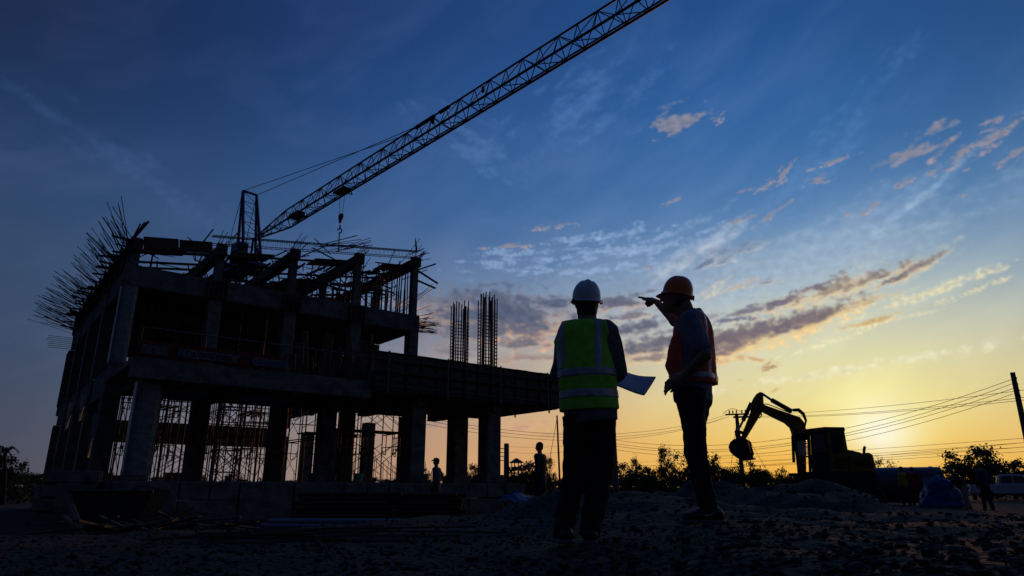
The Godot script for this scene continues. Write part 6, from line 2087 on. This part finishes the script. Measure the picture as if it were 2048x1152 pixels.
func pointing_man():
	var at := Vector3(1.29, 0.0, -4.8)
	at.y = gh(at.x, at.z)
	var man := thing("person", "person in orange hard hat and red reflective vest, pointing away with one arm", "person", at)
	var f := Vector3(-0.87, 0, -0.5).normalized()
	var l := Vector3(f.z, 0, -f.x)   # his left side, towards the camera
	var look := (Vector3(-0.95, 0.2, -0.3)).normalized()
	var hu := Vector3(0.2, 0.97, 0.06).normalized()
	hu = (hu - look * hu.dot(look)).normalized()
	var headc := Vector3(-0.062, 1.588, -0.01)
	var sl := Vector3(-0.02, 1.375, 0.15)
	var sr := Vector3(0.1, 1.39, -0.15)
	var el := Vector3(0.035, 1.1, 0.27)
	var wl := Vector3(-0.115, 0.955, 0.17)
	var er := Vector3(-0.02, 1.475, -0.27)
	var wr := Vector3(-0.125, 1.655, -0.38)
	var hl := Vector3(-0.035, 0.84, 0.07)
	var hr := Vector3(0.03, 0.84, -0.08)
	var kl := Vector3(-0.02, 0.47, 0.05)
	var kr := Vector3(0.0, 0.47, -0.07)
	var al := Vector3(0.045, 0.09, 0.04)
	var ar := Vector3(0.075, 0.09, -0.14)
	var hip := Vector3(0.0, 0.9, 0)
	var chest := Vector3(0.03, 1.28, 0)
	var body := [[hip, chest, 0.135, 0.15, 0.05, f, 1.35], [sl - l * 0.05, sr + l * 0.05, 0.072, 0.072, 0.05], [Vector3(0.035, 1.38, 0), Vector3(-0.02, 1.52, 0), 0.064, 0.056, 0.04], [sl, el, 0.052, 0.042, 0.03], [el, wl, 0.042, 0.028, 0.02], [sr, er, 0.052, 0.042, 0.03], [er, wr, 0.042, 0.027, 0.02],
		[hl, kl, 0.085, 0.056, 0.04], [kl, al, 0.053, 0.037, 0.03], [hr, kr, 0.085, 0.056, 0.04], [kr, ar, 0.053, 0.037, 0.03], [Vector3(-0.02, 1.52, 0), headc, 0.055, 0.08, 0.04]]
	var fb := solid(body, 0.013)
	var fh := solid(head_bones(headc, look, hu) + [[Vector3(0.0, 1.45, 0), headc - hu * 0.05, 0.058, 0.056, 0.03]], 0.0055)
	var pdir := (Vector3(-0.55, 0.5, -0.66)).normalized()
	var pup := (Vector3(0.3, 0.6, 0.55)).normalized()
	pup = (pup - pdir * pup.dot(pdir)).normalized()
	var point := solid(hand_bones(wr, pdir, pup, [0.0, 0.95, 1.0, 1.0], 0.75), 0.004)
	var rest := solid(hand_bones(wl, Vector3(-0.72, -0.3, -0.5).normalized(), Vector3(-0.2, 0.3, 0.9).normalized(), [0.35, 0.4, 0.45, 0.5], 0.4), 0.004)
	part(man, "body", skinned([fb, fh, point, rest]), M.skin)
	var hairf := solid([[headc + hu * 0.03 - look * 0.012, headc - hu * 0.03 - look * 0.02, 0.098, 0.078, 0.03, l, 1.08]], 0.007, [[headc + look * 0.015, look], [headc + hu * 0.06, hu]], [], 0.006, Vector3(40, 20, 40))
	part(man, "hair", skinned([hairf]), M.hair)
	# spectacles
	var sp := begin()
	var sx := look.cross(hu).normalized()
	for e in [-1.0, 1.0]:
		var pts := []
		for i in 13:
			var a := TAU * i / 12.0
			pts.append(headc + look * 0.108 + hu * (0.012 + 0.017 * sin(a)) + sx * (0.032 * e + 0.024 * cos(a)))
		st_tube(sp, pts, [0.0025], 5, false)
		st_tube(sp, [headc + look * 0.106 + hu * 0.018 + sx * 0.056 * e, headc + look * 0.01 + hu * 0.022 + sx * 0.088 * e], [0.0025], 5)
	st_tube(sp, [headc + look * 0.112 + hu * 0.016 - sx * 0.008, headc + look * 0.112 + hu * 0.016 + sx * 0.008], [0.0025], 5)
	part(man, "spectacles", done(sp), M.machine_dark)
	# shirt
	var shirt := [[Vector3(0.0, 0.86, 0), Vector3(0.015, 1.05, 0), 0.158, 0.16, 0.05, f, 1.2], [Vector3(0.015, 1.05, 0), Vector3(0.035, 1.3, 0), 0.165, 0.165, 0.05, f, 1.3], [sl - l * 0.06, sr + l * 0.06, 0.082, 0.082, 0.05], [Vector3(0.035, 1.4, 0), Vector3(0.02, 1.465, 0), 0.082, 0.07, 0.04], [sl, sl.lerp(el, 0.75), 0.074, 0.07, 0.04], [sr, sr.lerp(er, 0.6), 0.072, 0.07, 0.04]]
	part(man, "shirt", skinned([solid(shirt, 0.012, [[Vector3(0, 0.812, 0), Vector3(0, -1, 0)], [Vector3(0.03, 1.475, 0), Vector3(-0.25, 1, 0).normalized()]], [], 0.012)]), M.shirt_blue)
	# open vest: back and shoulders, with a loose front panel
	var vb := [[Vector3(0.01, 0.94, 0), Vector3(0.02, 1.12, 0), 0.178, 0.172, 0.05, f, 1.14], [Vector3(0.02, 1.12, 0), Vector3(0.045, 1.3, 0), 0.172, 0.172, 0.05, f, 1.22], [sl - l * 0.055, sr + l * 0.055, 0.09, 0.09, 0.05], [Vector3(0.05, 1.38, 0), Vector3(0.055, 1.47, 0), 0.085, 0.065, 0.04], [Vector3(0.1, 0.95, -0.04), Vector3(0.08, 1.2, -0.03), 0.085, 0.07, 0.05], [Vector3(-0.135, 1.07, 0.03), Vector3(-0.09, 1.24, 0.05), 0.05, 0.035, 0.07]]
	var vest := solid(vb, 0.01, [[Vector3(0, 0.932, 0), Vector3(0.04, -1, 0).normalized()], [sl - l * 0.025, (l + Vector3(0, 0.3, 0)).normalized()], [Vector3(0.05, 1.49, 0), Vector3(-0.3, 1, 0).normalized()], [Vector3(-0.11, 0.94, 0), Vector3(-0.85, -0.5, 0.15).normalized()]],
		[[sl + l * 0.05 + Vector3(-0.01, 0.03, 0), Vector3(-0.04, 1.06, 0.24), 0.1, 0.1], [sr - l * 0.06, er, 0.09, 0.08], [Vector3(-0.05, 1.52, 0.0), Vector3(-0.13, 1.42, 0.0), 0.075, 0.06]], 0.014, Vector3(8, 5, 8))
	var vm := part(man, "reflective_vest", skinned([vest]), M.vest_red)
	var hz := vest.copy()
	hz.grow(0.005)
	hz.plane(Vector3(0, 1.01, 0), Vector3.UP)
	hz.plane(Vector3(0, 0.962, 0), Vector3.DOWN)
	part(vm, "reflective_stripe", skinned([hz]), M.reflective_tape)
	var b1 := vest.copy()   # stripe over the near shoulder and down the back
	b1.grow(0.004)
	b1.plane(sl - l * 0.075, (l + f * 0.25).normalized())
	b1.plane(sl - l * 0.12, -(l + f * 0.25).normalized())
	b1.plane(Vector3(0, 1.0, 0), Vector3.DOWN)
	part(vm, "reflective_stripe", skinned([b1]), M.reflective_tape)
	var b2 := vest.copy()
	b2.grow(0.004)
	b2.plane(sr + l * 0.07, -(l - f * 0.1).normalized())
	b2.plane(sr + l * 0.115, (l - f * 0.1).normalized())
	b2.plane(Vector3(0, 1.0, 0), Vector3.DOWN)
	part(vm, "reflective_stripe", skinned([b2]), M.reflective_tape)
	# trousers and shoes
	var tb := [[Vector3(-0.03, 0.86, 0.05), Vector3(0.035, 0.86, -0.06), 0.112, 0.112, 0.05], [Vector3(0.06, 0.84, -0.03), Vector3(0.04, 0.76, -0.02), 0.085, 0.07, 0.05], [hl, kl, 0.098, 0.07, 0.03], [kl, al, 0.068, 0.052, 0.03], [hr, kr, 0.098, 0.07, 0.03], [kr, ar, 0.068, 0.052, 0.03]]
	part(man, "trousers", skinned([solid(tb, 0.013, [[Vector3(0, 0.92, 0), Vector3.UP], [Vector3(0, 0.05, 0), Vector3.DOWN]], [], 0.012, Vector3(6, 9, 6))]), M.jeans_dark)
	shoe(man, al, Vector3(-0.97, 0, -0.25).normalized(), true)
	shoe(man, ar, Vector3(-0.9, 0, -0.45).normalized(), false)
	var hb := Basis(sx, hu, -look)
	var hm := part(man, "hard_hat", helmet_mesh(0.103, 0.112, 0.14), M.helmet_orange, Transform3D(hb, headc + hu * 0.022 - look * 0.004))
	box(hm, "strap_clip", Vector3(0, -0.01, 0.118), Vector3(0.05, 0.03, 0.012), M.machine_dark, Basis(), 0.003)


# a smaller figure of the same build; pose gives what differs from standing at ease
func figure(label: String, at: Vector3, turn: float, pose: Dictionary, top: Material, legs: Material):
	var p := thing("person", label, "person", at, turn)
	var h: float = pose.get("tall", 1.68) / 1.7
	var bend: float = pose.get("bend", 0.0)   # how far the trunk leans forward
	var crouch: float = pose.get("crouch", 0.0)
	var hipy := 0.88 - 0.4 * crouch
	var hip := Vector3(0, hipy, 0.12 * crouch)
	var tr := Basis(Vector3.RIGHT, -bend)
	var up := func(v: Vector3) -> Vector3: return hip + tr * v
	var sl: Vector3 = up.call(Vector3(-0.17, 0.5, 0))
	var sr: Vector3 = up.call(Vector3(0.17, 0.5, 0))
	var el: Vector3 = sl + pose.get("el", Vector3(-0.08, -0.28, 0.02))
	var er: Vector3 = sr + pose.get("er", Vector3(0.08, -0.28, 0.02))
	var wl: Vector3 = el + pose.get("wl", Vector3(0.04, -0.22, -0.1))
	var wr: Vector3 = er + pose.get("wr", Vector3(-0.04, -0.22, -0.1))
	var head: Vector3 = up.call(Vector3(0, 0.74, -0.02))
	var feet := []
	var bones := [[up.call(Vector3.ZERO), up.call(Vector3(0, 0.42, 0)), 0.135, 0.15, 0.05, tr * Vector3.BACK, 1.4], [sl, sr, 0.07, 0.07, 0.05], [up.call(Vector3(0, 0.48, 0)), head, 0.055, 0.055, 0.04], [head + tr * Vector3(0, 0.02, 0), head + tr * Vector3(0, -0.04, -0.02), 0.092, 0.072, 0.02], [head + tr * Vector3(0, -0.02, -0.09), head + tr * Vector3(0, -0.03, -0.105), 0.016, 0.016, 0.02],
		[sl, el, 0.05, 0.04, 0.03], [el, wl, 0.04, 0.03, 0.02], [wl, wl + (wl - el).normalized() * 0.1, 0.032, 0.022, 0.02], [sr, er, 0.05, 0.04, 0.03], [er, wr, 0.04, 0.03, 0.02], [wr, wr + (wr - er).normalized() * 0.1, 0.032, 0.022, 0.02]]
	var legb := [[hip + Vector3(-0.06, 0, 0), hip + Vector3(0.06, 0, 0), 0.12, 0.12, 0.04]]
	for s in [-1.0, 1.0]:
		var hj := hip + Vector3(0.085 * s, -0.02, 0)
		var kn := Vector3(0.1 * s, hipy * 0.53, -0.25 * crouch + 0.03 * s)
		var an := Vector3(0.12 * s, 0.07, 0.06 * s + 0.02)
		bones.append([hj, kn, 0.085, 0.058, 0.04])
		bones.append([kn, an, 0.055, 0.038, 0.03])
		bones.append([an - Vector3(0, 0.03, -0.03), an - Vector3(0, 0.035, 0.15), 0.036, 0.03, 0.03])
		legb.append([hj, kn, 0.1, 0.078, 0.03])
		legb.append([kn, an + Vector3(0, 0.02, 0), 0.075, 0.062, 0.03])
	var fb := solid(bones, 0.021)
	var k := Transform3D(Basis.from_scale(Vector3.ONE * h), Vector3.ZERO)
	part(p, "body", skinned([fb]), M.skin, k)
	var shirt := [[up.call(Vector3(0, -0.04, 0)), up.call(Vector3(0, 0.42, 0)), 0.165, 0.17, 0.05, tr * Vector3.BACK, 1.35], [sl, sr, 0.082, 0.082, 0.05], [sl, sl.lerp(el, pose.get("sleeve", 0.8)), 0.068, 0.062, 0.03], [sr, sr.lerp(er, pose.get("sleeve", 0.8)), 0.068, 0.062, 0.03]]
	if pose.get("long", false):
		shirt.append([el, el.lerp(wl, 0.9), 0.06, 0.048, 0.03])
		shirt.append([er, er.lerp(wr, 0.9), 0.06, 0.048, 0.03])
	part(p, "shirt", skinned([solid(shirt, 0.021, [[up.call(Vector3(0, -0.12, 0)), tr * Vector3.DOWN], [up.call(Vector3(0, 0.575, 0)), tr * Vector3.UP]], [], 0.012)]), top, k)
	part(p, "trousers", skinned([solid(legb, 0.021, [[hip + Vector3(0, 0.07, 0), Vector3.UP], [Vector3(0, 0.06, 0), Vector3.DOWN]], [], 0.012)]), legs, k)
	part(p, "hair", skinned([solid([[head + tr * Vector3(0, 0.03, 0.012), head + tr * Vector3(0, -0.02, 0.02), 0.097, 0.08, 0.02]], 0.02, [[head + tr * Vector3(0, 0, -0.035), tr * Vector3(0, -0.5, -1).normalized()]])]), M.hair, k)
	if pose.has("hat"):
		var st := begin()
		var rings := []
		var prof: Array = [[0.001, 0.14], [0.08, 0.13], [0.1, 0.06], [0.105, 0.045], [0.19, 0.03], [0.19, 0.022], [0.1, 0.03]] if pose.hat == "brim" else [[0.001, 0.125], [0.06, 0.12], [0.1, 0.07], [0.106, 0.03], [0.1, 0.028]]
		for q in prof:
			var ring := []
			for j in 18:
				var a := TAU * j / 18.0
				var peak := 0.0
				if pose.hat == "cap" and q[1] < 0.05: peak = 0.075 * pow(maxf(-sin(a), 0.0), 3.0)
				ring.append(head + tr * Vector3(q[0] * cos(a), q[1] - peak * 0.2, (q[0] + peak) * sin(a)))
			rings.append(ring)
		rings.reverse()
		st_loft(st, rings, false)
		part(p, "hat", done(st), M.straw if pose.hat == "brim" else M.cloth_dark, k)
	return p


func far_people():
	var bb := Basis(Vector3.UP, deg_to_rad(38.6))
	figure("person in a peaked cap with one hand on the hip by the canopy columns", on_ground(Vector3(-2.321, 0.45, -21.374)) + Vector3(0, 0.1, 0), 1.35, {"hat": "cap", "er": Vector3(0.2, -0.2, 0.08), "wr": Vector3(-0.12, -0.2, -0.1)}, M.cloth_navy, M.cloth_dark)
	figure("lone bareheaded person in a long dark shirt beside the blue tarpaulin", on_ground(Vector3(0.704, 0.45, -17.286)), 1.1, {"long": true, "el": Vector3(-0.04, -0.28, 0.02), "er": Vector3(0.04, -0.28, 0.04), "tall": 1.72}, M.cloth_dark, M.cloth_dark)
	figure("worker in a red shirt on the scaffold under the canopy", Vector3(-13.84, 0, -23.2) + bb * Vector3(7.1, 2.49, 2.2), 2.6, {"bend": 0.5, "er": Vector3(0.12, -0.12, -0.22), "wr": Vector3(0.05, 0.05, -0.24), "el": Vector3(-0.1, -0.18, -0.18)}, M.shirt_red, M.cloth_dark)
	figure("person in a yellow shirt standing before the large tank", on_ground(Vector3(17.611, 0.45, -31.398)), 0.3, {}, M.shirt_yellow, M.cloth_dark)
	figure("person in dark red standing next to the one in yellow", on_ground(Vector3(17.966, 0.45, -31.197)), -0.5, {"el": Vector3(-0.16, -0.2, -0.05), "wl": Vector3(0.0, -0.06, -0.2)}, M.shirt_red, M.cloth_dark)
	figure("stooping person in a wide hat by the tarpaulin heap", on_ground(Vector3(17.389, 0.45, -26.863)), 1.0, {"hat": "brim", "bend": 0.55, "crouch": 0.15, "long": true, "er": Vector3(0.1, -0.22, -0.12), "el": Vector3(-0.08, -0.24, -0.1)}, M.cloth_dark, M.cloth_pale)
	figure("person in a blue shirt and wide hat standing near the pickup", on_ground(Vector3(17.36, 0.45, -25.683)), 0.2, {"hat": "brim", "long": true}, M.cloth_navy, M.cloth_dark)
